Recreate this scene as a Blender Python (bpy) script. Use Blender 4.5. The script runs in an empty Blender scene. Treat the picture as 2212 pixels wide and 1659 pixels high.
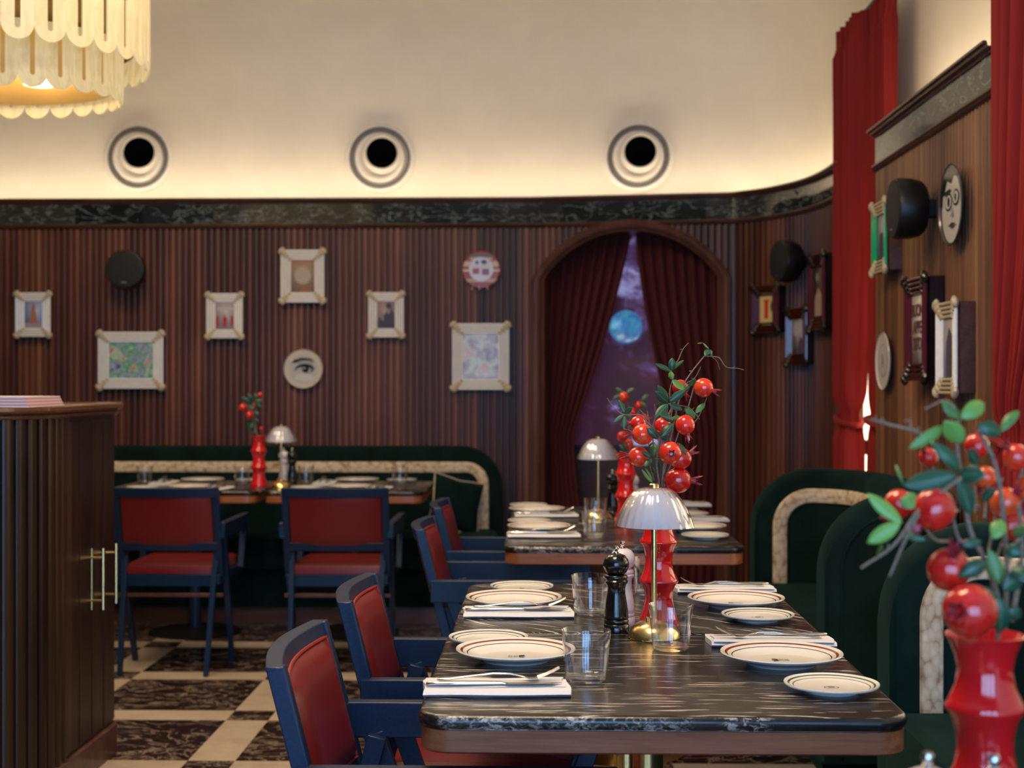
import bpy, bmesh, math, random
from mathutils import Vector, Matrix
random.seed(7)
S = bpy.context.scene
C = S.collection
PI = math.pi

# ------------------------------------------------------------------ camera
CZ = 1.27
YAW = 0.0225
FP = 3072.0
cam_d = bpy.data.cameras.new('camera'); cam = bpy.data.objects.new('camera', cam_d); C.objects.link(cam)
cam_d.sensor_width = 36.0; cam_d.lens = FP / 2212 * 36.0
cam.location = (0, 0, CZ); cam.rotation_euler = (PI / 2, 0, YAW)
cam_d.dof.use_dof = True; cam_d.dof.focus_distance = 2.82; cam_d.dof.aperture_fstop = 4.8
cam_d.clip_start = 0.05
S.camera = cam
S.view_settings.view_transform = 'Standard'; S.view_settings.look = 'None'
S.view_settings.gamma = 1.0; S.view_settings.use_curve_mapping = False
S.view_settings.exposure = 0.0
try:
    S.cycles.max_bounces = 8; S.cycles.transmission_bounces = 8; S.cycles.transparent_max_bounces = 12
    S.cycles.diffuse_bounces = 4; S.cycles.glossy_bounces = 4
    S.cycles.sample_clamp_indirect = 4.0; S.cycles.caustics_refractive = False; S.cycles.caustics_reflective = False
    S.cycles.use_denoising = True
except Exception: pass

# ------------------------------------------------------------------ world and added ceiling fill
w = bpy.data.worlds.new('world'); S.world = w; w.use_nodes = True
w.node_tree.nodes['Background'].inputs[0].default_value = (0.85, 0.66, 0.50, 1)
w.node_tree.nodes['Background'].inputs[1].default_value = 0.045

def area(name, loc, rot, sx, sy, col, power):
    l = bpy.data.lights.new(name, 'AREA'); l.shape = 'RECTANGLE'; l.size = sx; l.size_y = sy
    l.color = col; l.energy = power
    o = bpy.data.objects.new(name, l); C.objects.link(o); o.location = loc; o.rotation_euler = rot
    return o
area('ceiling_fill_near', (-0.3, 2.2, 3.4), (0, 0, 0), 1.0, 1.0, (1.0, 0.76, 0.50), 62)  # unseen warm fill panels added below the ceiling to light the room
area('ceiling_fill_far', (-1.9, 5.6, 3.4), (0, 0, 0), 0.9, 0.9, (1.0, 0.76, 0.50), 45)
area('ceiling_fill_mid', (-0.9, 4.3, 3.4), (0, 0, 0), 0.7, 0.7, (1.0, 0.76, 0.48), 40)  # third fill, added to brighten the pier and corner
LED_E = 27.0
WIN_E = 9.0

# ------------------------------------------------------------------ pixel rays -> points in the room
FW = Vector((-math.sin(YAW), math.cos(YAW), 0)); RT = Vector((math.cos(YAW), math.sin(YAW), 0))
def ray(px, py): return FW + RT * ((px - 1106) / FP) + Vector((0, 0, (829.5 - py) / FP))
def PZ(px, py, z):
    r = ray(px, py); t = (z - CZ) / r.z; return Vector((0, 0, CZ)) + r * t
def PY(px, py, y):
    r = ray(px, py); t = y / r.y; return Vector((0, 0, CZ)) + r * t
def PX(px, py, x):
    r = ray(px, py); t = x / r.x; return Vector((0, 0, CZ)) + r * t
def PD(px, py, d): return Vector((0, 0, CZ)) + ray(px, py) * d

# ------------------------------------------------------------------ materials
class NT:
    def __init__(s, name):
        s.m = bpy.data.materials.new(name); s.m.use_nodes = True
        s.t = s.m.node_tree; s.n = s.t.nodes; s.l = s.t.links
        s.b = s.n['Principled BSDF']; s.out = s.n['Material Output']
    def add(s, typ, **kw):
        x = s.n.new(typ)
        for k, v in kw.items():
            if k.startswith('i_'): x.inputs[k[2:].replace('_', ' ')].default_value = v
            else: setattr(x, k, v)
        return x
    def link(s, a, b): s.l.new(a, b)
    def inp(s, name, v):
        i = s.b.inputs[name]
        if hasattr(v, 'is_output'): s.l.new(v, i)
        else: i.default_value = v
    def coord(s, kind='Object'): return s.add('ShaderNodeTexCoord').outputs[kind]
    def mapping(s, v, scale=(1, 1, 1), rot=(0, 0, 0), loc=(0, 0, 0)):
        m = s.add('ShaderNodeMapping'); s.link(v, m.inputs[0])
        m.inputs['Scale'].default_value = scale; m.inputs['Rotation'].default_value = rot; m.inputs['Location'].default_value = loc
        return m.outputs[0]
    def noise(s, v, scale, detail=4, rough=0.6, dist=0.0):
        x = s.add('ShaderNodeTexNoise'); s.link(v, x.inputs['Vector'])
        x.inputs['Scale'].default_value = scale; x.inputs['Detail'].default_value = detail
        x.inputs['Roughness'].default_value = rough; x.inputs['Distortion'].default_value = dist
        return x.outputs['Fac']
    def ramp(s, f, stops, interp='LINEAR'):
        r = s.add('ShaderNodeValToRGB'); s.link(f, r.inputs[0]); r.color_ramp.interpolation = interp
        e = r.color_ramp.elements
        while len(e) > 1: e.remove(e[-1])
        e[0].position = stops[0][0]; e[0].color = (*stops[0][1], 1)
        for p, c in stops[1:]:
            q = e.new(p); q.color = (*c, 1)
        return r.outputs[0]
    def math(s, op, a, b=0.0, c=0.0):
        x = s.add('ShaderNodeMath', operation=op)
        for k, v in enumerate((a, b, c)):
            if hasattr(v, 'is_output'): s.link(v, x.inputs[k])
            else: x.inputs[k].default_value = v
        return x.outputs[0]
    def mix(s, f, a, b, mode='MIX'):
        x = s.add('ShaderNodeMix', data_type='RGBA', blend_type=mode)
        for i, v in ((0, f), (6, a), (7, b)):
            if hasattr(v, 'is_output'): s.link(v, x.inputs[i])
            else: x.inputs[i].default_value = v if i == 0 else (*v[:3], 1)
        return x.outputs[2]
    def bump(s, h, strength, dist=0.01):
        b = s.add('ShaderNodeBump'); b.inputs['Strength'].default_value = strength; b.inputs['Distance'].default_value = dist
        s.link(h, b.inputs['Height']); s.link(b.outputs[0], s.b.inputs['Normal'])

def plain(name, col, rough=0.5, metal=0.0, coat=0.0, sheen=0.0, spec=0.5, var=0.06, vs=40, bump=0.0, emis=None, es=0.0, sub=0.0):
    t = NT(name)
    n = t.noise(t.coord(), vs, 3)
    lo = tuple(max(0, c * (1 - var)) for c in col); hi = tuple(min(1, c * (1 + var)) for c in col)
    t.inp('Base Color', t.ramp(n, [(0.3, lo), (0.7, hi)]))
    t.inp('Roughness', rough); t.inp('Metallic', metal); t.inp('Coat Weight', coat); t.inp('Coat Roughness', 0.08)
    t.inp('Sheen Weight', sheen); t.inp('Sheen Tint', (0.3, 0.9, 0.75, 1)); t.inp('Specular IOR Level', spec)
    if bump: t.bump(n, bump)
    if emis: t.inp('Emission Color', (*emis, 1)); t.inp('Emission Strength', es)
    if sub: t.inp('Subsurface Weight', sub); t.inp('Subsurface Radius', (0.01, 0.008, 0.006))
    return t.m

M = {}
M['plaster'] = plain('plaster', (0.86, 0.79, 0.66), 0.75, var=0.04, vs=3)
M['vent_white'] = plain('vent_white', (0.80, 0.75, 0.68), 0.5)
M['vent_grey'] = plain('vent_grey', (0.22, 0.205, 0.195), 0.7)
M['void'] = plain('dark_hole', (0.002, 0.002, 0.003), 1.0, spec=0.0)
M['black_plastic'] = plain('black_plastic', (0.005, 0.005, 0.006), 0.42)
M['speaker_cloth'] = plain('speaker_cloth', (0.009, 0.009, 0.010), 0.75, vs=400, var=0.5, bump=0.2)
M['grey_metal'] = plain('grey_metal', (0.5, 0.5, 0.5), 0.35, 1.0)
M['brass'] = plain('brass', (0.83, 0.60, 0.26), 0.24, 1.0, vs=90, var=0.05)
M['brass_dull'] = plain('brass_dull', (0.40, 0.28, 0.13), 0.35, 1.0)
M['steel'] = plain('steel', (0.72, 0.70, 0.67), 0.16, 1.0)
M['frame_paint'] = plain('navy_lacquer', (0.006, 0.021, 0.058), 0.33, spec=0.35, vs=150, var=0.25)
M['red_leather'] = plain('red_leather', (0.155, 0.008, 0.009), 0.36, vs=300, var=0.10, bump=0.06)
M['piping_red'] = plain('red_piping', (0.28, 0.02, 0.02), 0.45)
M['velvet'] = plain('green_velvet', (0.0030, 0.0125, 0.0115), 0.8, sheen=0.05, spec=0.08, vs=9, var=0.35)
M['napkin'] = plain('napkin_linen', (0.66, 0.66, 0.70), 0.8, vs=500, var=0.03, bump=0.05)
M['porcelain_red'] = plain('red_glaze', (0.62, 0.010, 0.012), 0.10, coat=0.6, var=0.05)
M['mill_black'] = plain('black_lacquer', (0.006, 0.006, 0.006), 0.20, coat=0.4)
M['mill_white'] = plain('white_lacquer', (0.82, 0.72, 0.70), 0.25, coat=0.3)
M['pomegranate'] = None
M['stem'] = plain('twig_bark', (0.20, 0.15, 0.10), 0.7, vs=300, var=0.4, bump=0.3)
M['calyx'] = plain('calyx_red', (0.30, 0.02, 0.03), 0.4)
M['calyx_dark'] = plain('calyx_dark', (0.05, 0.012, 0.014), 0.7)
M['frame_white'] = plain('milky_glass', (0.97, 0.96, 0.92), 0.15, coat=0.5)
M['frame_gold'] = plain('pale_gold_shell', (0.50, 0.42, 0.29), 0.4, coat=0.2)
M['frame_clear'] = plain('clear_white_glass_rods', (0.93, 0.95, 0.98), 0.10, coat=0.6)
M['frame_green'] = plain('green_glass_rods', (0.02, 0.42, 0.20), 0.12, coat=0.6)
M['frame_dark'] = plain('dark_glass', (0.012, 0.007, 0.010), 0.18, coat=0.4)
M['frame_wine'] = plain('wine_glass_rods', (0.10, 0.016, 0.030), 0.15, coat=0.5)
M['frame_ember'] = plain('ember_glass_rods', (0.07, 0.015, 0.008), 0.2, coat=0.5)
M['wood_dark'] = None

def m_reed(name, cols, pitch):
    t = NT(name)
    uv = t.coord('UV'); sp = t.add('ShaderNodeSeparateXYZ'); t.link(uv, sp.inputs[0])
    u, v = sp.outputs[0], sp.outputs[1]
    idx = t.math('FLOOR', t.math('DIVIDE', u, pitch))
    wn = t.add('ShaderNodeTexWhiteNoise', noise_dimensions='1D'); t.link(idx, wn.inputs['W'])
    grp = t.math('FLOOR', t.math('DIVIDE', t.math('ADD', idx, 2.0), 6.0))
    wg = t.add('ShaderNodeTexWhiteNoise', noise_dimensions='1D'); t.link(grp, wg.inputs['W'])
    cmb = t.add('ShaderNodeCombineXYZ'); t.link(t.math('MULTIPLY', u, 55), cmb.inputs[0]); t.link(t.math('MULTIPLY', v, 1.6), cmb.inputs[1]); t.link(wn.outputs[0], cmb.inputs[2])
    gr = t.noise(cmb.outputs[0], 1.0, 6, 0.65, 0.4)
    cm2 = t.add('ShaderNodeCombineXYZ'); t.link(t.math('MULTIPLY', u, 3.0), cm2.inputs[0]); t.link(t.math('MULTIPLY', v, 0.9), cm2.inputs[1])
    big = t.noise(cm2.outputs[0], 1.3, 3, 0.5)
    f = t.math('ADD', t.math('ADD', t.math('MULTIPLY', wn.outputs[0], 0.30), t.math('MULTIPLY', wg.outputs[0], 0.30)), t.math('MULTIPLY', gr, 0.34))
    f = t.math('ADD', f, t.math('MULTIPLY', t.math('SUBTRACT', big, 0.5), 0.55))
    t.inp('Base Color', t.ramp(f, [(0.14, cols[0]), (0.45, cols[1]), (0.68, cols[2]), (0.86, cols[3])]))
    t.inp('Roughness', 0.36); t.inp('Specular IOR Level', 0.45)
    t.bump(gr, 0.12, 0.002)
    return t.m
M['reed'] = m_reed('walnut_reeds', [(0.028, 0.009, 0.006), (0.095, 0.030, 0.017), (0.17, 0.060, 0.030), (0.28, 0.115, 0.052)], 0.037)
M['reed_pier_lit'] = m_reed('walnut_reeds_pier_lit', [(0.06, 0.022, 0.010), (0.16, 0.066, 0.028), (0.25, 0.112, 0.048), (0.34, 0.165, 0.075)], 0.037)  # same walnut, lightened to paint in the warm light on the pier
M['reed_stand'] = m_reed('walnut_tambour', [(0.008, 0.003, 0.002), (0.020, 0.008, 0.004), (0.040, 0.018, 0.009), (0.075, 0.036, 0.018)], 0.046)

def m_wood(name, cols, axis=0, scale=9.0, rough=0.35):
    t = NT(name)
    sc = [6, 6, 6]; sc[axis] = 0.55
    v = t.mapping(t.coord(), scale=tuple(sc))
    n = t.noise(v, scale, 8, 0.65, 0.6)
    n2 = t.noise(t.mapping(t.coord(), scale=tuple(40 if i != axis else 2 for i in range(3))), 6, 4, 0.7)
    f = t.math('ADD', t.math('MULTIPLY', n, 0.7), t.math('MULTIPLY', n2, 0.3))
    t.inp('Base Color', t.ramp(f, [(0.36, cols[0]), (0.5, cols[1]), (0.64, cols[2])]))
    t.inp('Roughness', rough); t.inp('Coat Weight', 0.15); t.bump(f, 0.08, 0.002)
    return t.m
M['wood_trim'] = m_wood('walnut_trim', [(0.045, 0.017, 0.011), (0.085, 0.033, 0.022), (0.13, 0.055, 0.035)], 0, 4)
M['wood_arch'] = m_wood('walnut_arch', [(0.085, 0.034, 0.025), (0.13, 0.055, 0.040), (0.18, 0.08, 0.058)], 2, 4)
M['wood_table'] = m_wood('walnut_table_edge', [(0.13, 0.036, 0.013), (0.25, 0.080, 0.030), (0.37, 0.14, 0.056)], 0, 3)
M['wood_top'] = m_wood('walnut_counter_top', [(0.07, 0.028, 0.014), (0.13, 0.055, 0.028), (0.19, 0.085, 0.045)], 1, 3, 0.2)

def m_marble_table(name, rot):
    t = NT(name)
    co = t.coord()
    warp = t.noise(co, 2.5, 3, 0.5)
    v = t.mapping(co, rot=(0, 0, rot))
    add = t.add('ShaderNodeVectorMath', operation='MULTIPLY_ADD'); 
    cmb = t.add('ShaderNodeCombineXYZ'); t.link(t.math('MULTIPLY', warp, 0.10), cmb.inputs[1])
    ad = t.add('ShaderNodeVectorMath', operation='ADD'); t.link(v, ad.inputs[0]); t.link(cmb.outputs[0], ad.inputs[1])
    sv = t.mapping(ad.outputs[0], scale=(9, 150, 50))
    n = t.noise(sv, 1.0, 6, 0.55, 0.15)
    s1 = t.ramp(n, [(0.0, (0, 0, 0)), (0.595, (0, 0, 0)), (0.615, (0.6,) * 3), (0.65, (1, 1, 1))])
    nb = t.noise(t.mapping(co, rot=(0, 0.7, 0), scale=(1, 1, 2)), 60, 8, 0.75, 0.8)
    gt = t.noise(t.mapping(co, loc=(3, 1, 0)), 9, 3, 0.5)
    blot = t.math('MULTIPLY', t.ramp(nb, [(0.50, (0, 0, 0)), (0.56, (1, 1, 1))]), t.ramp(gt, [(0.50, (0, 0, 0)), (0.60, (1, 1, 1))]))
    gm = t.add('ShaderNodeNewGeometry'); ns = t.add('ShaderNodeSeparateXYZ'); t.link(gm.outputs['Normal'], ns.inputs[0])
    streak = t.mix(t.math('LESS_THAN', ns.outputs[2], 0.85), s1, t.mix(blot, (0, 0, 0), (0.8, 0.82, 0.85)))
    patch = t.ramp(t.noise(t.mapping(co, scale=(4, 9, 9)), 1.0, 3), [(0.34, (0.1,) * 3), (0.5, (1, 1, 1))])
    st = t.mix(1.0, streak, patch, 'MULTIPLY')
    fine = t.noise(t.mapping(ad.outputs[0], scale=(9, 150, 60)), 1.0, 5, 0.7)
    base = t.ramp(fine, [(0.35, (0.006, 0.005, 0.005)), (0.55, (0.016, 0.013, 0.012)), (0.72, (0.050, 0.041, 0.035))])
    t.inp('Base Color', t.mix(st, base, (0.62, 0.56, 0.49)))
    t.inp('Roughness', 0.26); t.inp('Specular IOR Level', 0.5)
    t.bump(n, 0.05, 0.002)
    return t.m
M['marble_table'] = m_marble_table('black_streaked_stone', 0.02)
M['marble_table_b'] = m_marble_table('black_streaked_stone_diagonal', 0.75)

def m_marble_band():
    t = NT('green_black_marble')
    uv = t.coord('UV'); sp = t.add('ShaderNodeSeparateXYZ'); t.link(uv, sp.inputs[0])
    tile = t.math('FLOOR', t.math('DIVIDE', sp.outputs[0], 0.40))
    wn = t.add('ShaderNodeTexWhiteNoise', noise_dimensions='1D'); t.link(tile, wn.inputs['W'])
    off = t.add('ShaderNodeCombineXYZ'); t.link(t.math('MULTIPLY', wn.outputs[0], 30), off.inputs[2])
    ad = t.add('ShaderNodeVectorMath', operation='ADD'); t.link(uv, ad.inputs[0]); t.link(off.outputs[0], ad.inputs[1])
    n = t.noise(t.mapping(ad.outputs[0], rot=(0, 0, 0.7), scale=(3, 8, 1)), 2.0, 7, 0.62, 0.8)
    vein = t.ramp(n, [(0.0, (0, 0, 0)), (0.485, (0, 0, 0)), (0.50, (1, 1, 1)), (0.515, (0, 0, 0)), (0.66, (0, 0, 0)), (0.72, (0.5,) * 3)])
    base = t.ramp(wn.outputs[0], [(0.0, (0.010, 0.014, 0.014)), (0.6, (0.020, 0.026, 0.026)), (0.85, (0.045, 0.045, 0.036))])
    t.inp('Base Color', t.mix(vein, base, (0.26, 0.31, 0.30)))
    t.inp('Roughness', 0.07)
    return t.m
M['marble_band'] = m_marble_band()

def m_floor():
    t = NT('checker_marble_floor')
    co = t.coord(); sp = t.add('ShaderNodeSeparateXYZ'); t.link(co, sp.inputs[0])
    P = 0.735
    fx = t.math('FRACT', t.math('DIVIDE', t.math('ADD', sp.outputs[0], 1.121 + 10 * P + 0.08), P))
    fy = t.math('FRACT', t.math('DIVIDE', t.math('SUBTRACT', sp.outputs[1], 6.16 - 20 * P - 0.08), P))
    bx = t.math('LESS_THAN', fx, 0.16 / P); by = t.math('LESS_THAN', fy, 0.16 / P)
    cream = t.math('ABSOLUTE', t.math('SUBTRACT', bx, by))
    v = t.noise(t.mapping(co, scale=(1, 1.6, 1)), 5.0, 8, 0.65, 1.2)
    vein = t.ramp(v, [(0.0, (0, 0, 0)), (0.47, (0, 0, 0)), (0.50, (1, 1, 1)), (0.53, (0, 0, 0)), (0.64, (0.0,) * 3), (0.7, (0.35,) * 3)])
    dark = t.mix(vein, (0.020, 0.010, 0.010), (0.30, 0.22, 0.17))
    cr = t.ramp(t.noise(co, 6, 4), [(0.3, (0.44, 0.35, 0.26)), (0.7, (0.58, 0.47, 0.36))])
    t.inp('Base Color', t.mix(cream, dark, cr))
    t.inp('Roughness', 0.22)
    return t.m
M['floor'] = m_floor()

def m_curtain(name, col, trans):
    t = NT(name)
    n = t.noise(t.mapping(t.coord(), scale=(60, 60, 3)), 1.0, 4)
    t.inp('Base Color', t.ramp(n, [(0.3, tuple(c * 0.8 for c in col)), (0.7, col)]))
    t.inp('Roughness', 0.8); t.inp('Sheen Weight', 0.15); t.inp('Sheen Tint', (1, 0.3, 0.25, 1))
    if trans:
        tr = t.add('ShaderNodeBsdfTranslucent'); tr.inputs[0].default_value = (col[0] * 1.3, col[1], col[2], 1)
        mx = t.add('ShaderNodeMixShader'); mx.inputs[0].default_value = trans
        t.link(t.b.outputs[0], mx.inputs[1]); t.link(tr.outputs[0], mx.inputs[2]); t.link(mx.outputs[0], t.out.inputs[0])
    return t.m
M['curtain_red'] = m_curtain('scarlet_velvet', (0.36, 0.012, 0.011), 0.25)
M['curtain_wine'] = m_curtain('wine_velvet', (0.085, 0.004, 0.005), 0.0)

def m_pom():
    t = NT('pomegranate_skin')
    co = t.coord()
    n = t.noise(co, 35, 3); info = t.add('ShaderNodeObjectInfo')
    f = t.math('ADD', t.math('MULTIPLY', n, 0.6), t.math('MULTIPLY', info.outputs['Random'], 0.4))
    base = t.ramp(f, [(0.3, (0.60, 0.012, 0.010)), (0.55, (0.72, 0.030, 0.012)), (0.75, (0.80, 0.13, 0.02))])
    vo = t.add('ShaderNodeTexVoronoi'); t.link(co, vo.inputs[0]); vo.inputs['Scale'].default_value = 170
    sp = t.ramp(vo.outputs['Distance'], [(0.10, (1, 1, 1)), (0.16, (0, 0, 0))])
    gate = t.ramp(t.noise(co, 60, 2), [(0.52, (0, 0, 0)), (0.56, (1, 1, 1))])
    t.inp('Base Color', t.mix(t.mix(1.0, sp, gate, 'MULTIPLY'), base, (0.05, 0.005, 0.005)))
    t.inp('Roughness', 0.2); t.inp('Coat Weight', 0.5)
    return t.m
M['pomegranate'] = m_pom()
def m_leaf():
    t = NT('leaf_green')
    co = t.coord('UV'); sp = t.add('ShaderNodeSeparateXYZ'); t.link(co, sp.inputs[0])
    base = t.ramp(sp.outputs[0], [(0.0, (0.012, 0.055, 0.030)), (0.5, (0.02, 0.10, 0.045)), (0.8, (0.10, 0.22, 0.05)), (1.0, (0.22, 0.44, 0.07))])
    rib = t.math('LESS_THAN', t.math('ABSOLUTE', t.math('SUBTRACT', sp.outputs[1], 0.5)), 0.05)
    t.inp('Base Color', t.mix(t.math('MULTIPLY', rib, 0.5), base, (0.12, 0.22, 0.08)))
    t.inp('Roughness', 0.4)
    return t.m
M['leaf'] = m_leaf()

def m_plate(name, r, ring):
    t = NT(name)
    sp = t.add('ShaderNodeVectorMath', operation='MULTIPLY'); t.link(t.coord(), sp.inputs[0]); sp.inputs[1].default_value = (1, 1, 0)
    ln = t.add('ShaderNodeVectorMath', operation='LENGTH'); t.link(sp.outputs[0], ln.inputs[0])
    q = t.math('DIVIDE', ln.outputs['Value'], r)
    sz = t.add('ShaderNodeSeparateXYZ'); t.link(t.coord(), sz.inputs[0])
    top = t.math('GREATER_THAN', t.add('ShaderNodeNewGeometry').outputs['Normal'], 0)
    nrm = t.add('ShaderNodeSeparateXYZ'); g = t.add('ShaderNodeNewGeometry'); t.link(g.outputs['Normal'], nrm.inputs[0])
    up = t.math('GREATER_THAN', nrm.outputs[2], 0.1)
    a = t.math('MULTIPLY', t.math('LESS_THAN', t.math('ABSOLUTE', t.math('SUBTRACT', q, 0.895)), 0.020), up)
    b = t.math('MULTIPLY', t.math('LESS_THAN', t.math('ABSOLUTE', t.math('SUBTRACT', q, 0.80)), 0.009), up)
    c = t.mix(a, (0.80, 0.76, 0.70), ring)
    c = t.mix(b, c, (0.05, 0.03, 0.02))
    t.inp('Base Color', c); t.inp('Roughness', 0.12); t.inp('Coat Weight', 0.3)
    return t.m
M['plate_big'] = m_plate('porcelain_brown_line', 0.114, (0.22, 0.045, 0.025))
M['plate_small'] = m_plate('porcelain_green_line', 0.080, (0.015, 0.10, 0.035))
M['emblem'] = plain('emblem_ink', (0.05, 0.045, 0.04), 0.4)

def m_glass(name, tint=(1, 1, 1), rough=0.0):
    t = NT(name)
    tr = t.add('ShaderNodeBsdfTransparent'); tr.inputs[0].default_value = (*tint, 1)
    gl = t.add('ShaderNodeBsdfGlossy'); gl.inputs['Roughness'].default_value = 0.015; gl.inputs['Color'].default_value = (1, 1, 1, 1)
    lw = t.add('ShaderNodeLayerWeight'); lw.inputs['Blend'].default_value = 0.5
    f = t.math('ADD', t.math('MULTIPLY', t.math('POWER', lw.outputs['Facing'], 2.4), 0.95), 0.045)
    mx = t.add('ShaderNodeMixShader'); t.link(f, mx.inputs[0]); t.link(tr.outputs[0], mx.inputs[1]); t.link(gl.outputs[0], mx.inputs[2]); t.link(mx.outputs[0], t.out.inputs[0])
    return t.m
M['glass'] = m_glass('clear_glass', (0.98, 0.99, 1.0))
def m_shade():
    t = NT('frosted_shade')
    t.inp('Base Color', (0.80, 0.77, 0.84, 1)); t.inp('Roughness', 0.25)
    tr = t.add('ShaderNodeBsdfTranslucent'); tr.inputs[0].default_value = (0.85, 0.83, 0.88, 1)
    mx = t.add('ShaderNodeMixShader'); mx.inputs[0].default_value = 0.35
    t.link(t.b.outputs[0], mx.inputs[1]); t.link(tr.outputs[0], mx.inputs[2]); t.link(mx.outputs[0], t.out.inputs[0])
    return t.m
M['shade'] = m_shade()
def m_slat():
    t = NT('alabaster_slat')
    n = t.noise(t.mapping(t.coord(), scale=(3, 3, 1.2)), 6, 5, 0.6, 0.8)
    c = t.ramp(n, [(0.3, (0.60, 0.38, 0.12)), (0.5, (0.90, 0.68, 0.32)), (0.7, (0.95, 0.80, 0.48))])
    t.inp('Base Color', (0.40, 0.34, 0.22, 1)); t.inp('Roughness', 0.3)
    t.inp('Emission Color', c); t.inp('Emission Strength', 0.52)
    return t.m
M['slat'] = m_slat()
def m_emit(name, col, s):
    t = NT(name); t.inp('Base Color', (*col, 1)); t.inp('Emission Color', (*col, 1)); t.inp('Emission Strength', s); return t.m
M['bulb'] = m_emit('warm_bulb', (1.0, 0.78, 0.45), 9)
M['led'] = m_emit('led_warm', (1.0, 0.82, 0.56), LED_E)
M['band_glow'] = m_emit('inner_band_glow', (0.42, 0.25, 0.07), 0.5)
M['day'] = m_emit('daylight_cool', (0.30, 0.56, 1.0), WIN_E)
M['day_warm'] = m_emit('daylight_warm', (1.0, 0.86, 0.62), 2.6)
def m_trim():
    t = NT('woven_leaf_trim')
    co = t.coord('UV')
    b = t.add('ShaderNodeTexVoronoi'); t.link(t.mapping(co, scale=(38, 55, 1), rot=(0, 0, 0.7)), b.inputs[0]); b.inputs['Scale'].default_value = 1.0
    n = t.noise(t.mapping(co, scale=(30, 30, 1)), 1.0, 4)
    f = t.math('ADD', t.math('MULTIPLY', b.outputs['Distance'], 0.6), t.math('MULTIPLY', n, 0.5))
    t.inp('Base Color', t.ramp(f, [(0.35, (0.74, 0.62, 0.46)), (0.62, (0.60, 0.47, 0.32)), (0.85, (0.28, 0.17, 0.10))]))
    t.inp('Roughness', 0.85); t.bump(f, 0.4, 0.004)
    return t.m
M['trim'] = m_trim()
def m_day_reflection():
    t = NT('painted_day_reflection')  # cloud colours and weak glow imitate blue daylight reflected in glass
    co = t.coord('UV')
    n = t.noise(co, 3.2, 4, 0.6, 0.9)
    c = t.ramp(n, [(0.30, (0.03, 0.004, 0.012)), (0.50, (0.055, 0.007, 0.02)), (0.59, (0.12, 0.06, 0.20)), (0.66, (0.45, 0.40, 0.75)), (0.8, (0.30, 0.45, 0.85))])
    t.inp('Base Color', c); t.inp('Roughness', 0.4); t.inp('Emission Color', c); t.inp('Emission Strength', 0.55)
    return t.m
M['day_reflection'] = m_day_reflection()
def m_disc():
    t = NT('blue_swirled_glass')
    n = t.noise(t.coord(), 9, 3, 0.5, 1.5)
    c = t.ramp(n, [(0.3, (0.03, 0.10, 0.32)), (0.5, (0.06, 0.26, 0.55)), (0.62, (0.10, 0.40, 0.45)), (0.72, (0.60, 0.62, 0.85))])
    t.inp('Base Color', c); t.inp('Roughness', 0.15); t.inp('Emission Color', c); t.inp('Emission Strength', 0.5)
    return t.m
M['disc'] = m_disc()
def m_picnoise(name, stops, scale):
    t = NT(name); t.inp('Base Color', t.ramp(t.noise(t.coord(), scale, 3, 0.5, 0.8), stops, 'EASE')); t.inp('Roughness', 0.25); return t.m
M['pic_flowers'] = m_picnoise('printed_flowers', [(0.30, (0.06, 0.10, 0.16)), (0.42, (0.35, 0.42, 0.60)), (0.50, (0.10, 0.34, 0.20)), (0.58, (0.42, 0.65, 0.48)), (0.66, (0.60, 0.12, 0.28)), (0.75, (0.45, 0.55, 0.80))], 17)
M['pic_garden'] = m_picnoise('printed_garden', [(0.30, (0.22, 0.20, 0.24)), (0.45, (0.42, 0.38, 0.44)), (0.53, (0.55, 0.68, 0.62)), (0.62, (0.62, 0.40, 0.38)), (0.72, (0.70, 0.78, 0.88))], 11)
_cc = {}
def flat(col, rough=0.4):
    k = tuple(round(c, 3) for c in col) + (rough,)
    if k not in _cc: _cc[k] = plain('print_%02d' % len(_cc), col, rough, var=0.03)
    return _cc[k]

# ------------------------------------------------------------------ mesh helpers
def obj(name, bm, mat, parent=None, loc=None, rot=None, bevel=0.0, sharp=0.6, sub=0, solid=0.0):
    me = bpy.data.meshes.new(name)
    bmesh.ops.recalc_face_normals(bm, faces=bm.faces[:])
    bm.to_mesh(me); bm.free()
    for m in (mat if isinstance(mat, (list, tuple)) else [mat]): me.materials.append(m)
    for p in me.polygons: p.use_smooth = True
    if sharp: me.set_sharp_from_angle(angle=sharp)
    o = bpy.data.objects.new(name, me); C.objects.link(o)
    if parent is not None: o.parent = parent
    if loc is not None: o.location = loc
    if rot is not None: o.rotation_euler = rot
    if solid: m = o.modifiers.new('solid', 'SOLIDIFY'); m.thickness = solid; m.offset = 0
    if bevel: m = o.modifiers.new('bevel', 'BEVEL'); m.width = bevel; m.segments = 2; m.limit_method = 'ANGLE'
    if sub: m = o.modifiers.new('sub', 'SUBSURF'); m.levels = sub; m.render_levels = sub
    return o
def tag(o, label=None, cat=None, group=None, kind=None):
    if label: o['label'] = label
    if cat: o['category'] = cat
    if group: o['group'] = group
    if kind: o['kind'] = kind
    return o
def thing(name, label, cat, loc=(0, 0, 0), rz=0, group=None):
    o = bpy.data.objects.new(name, None); C.objects.link(o); o.empty_display_size = 0.05
    o.location = loc; o.rotation_euler = (0, 0, rz)
    return tag(o, label, cat, group)
def struct(o): o['kind'] = 'structure'; return o
KIDS = {}
def kids(o): return [c for c in bpy.data.objects if c.parent == o]
def copy_tree(o, parent=None):
    c = o.copy(); C.objects.link(c); c.parent = parent
    for ch in kids(o): copy_tree(ch, c)
    return c
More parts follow.
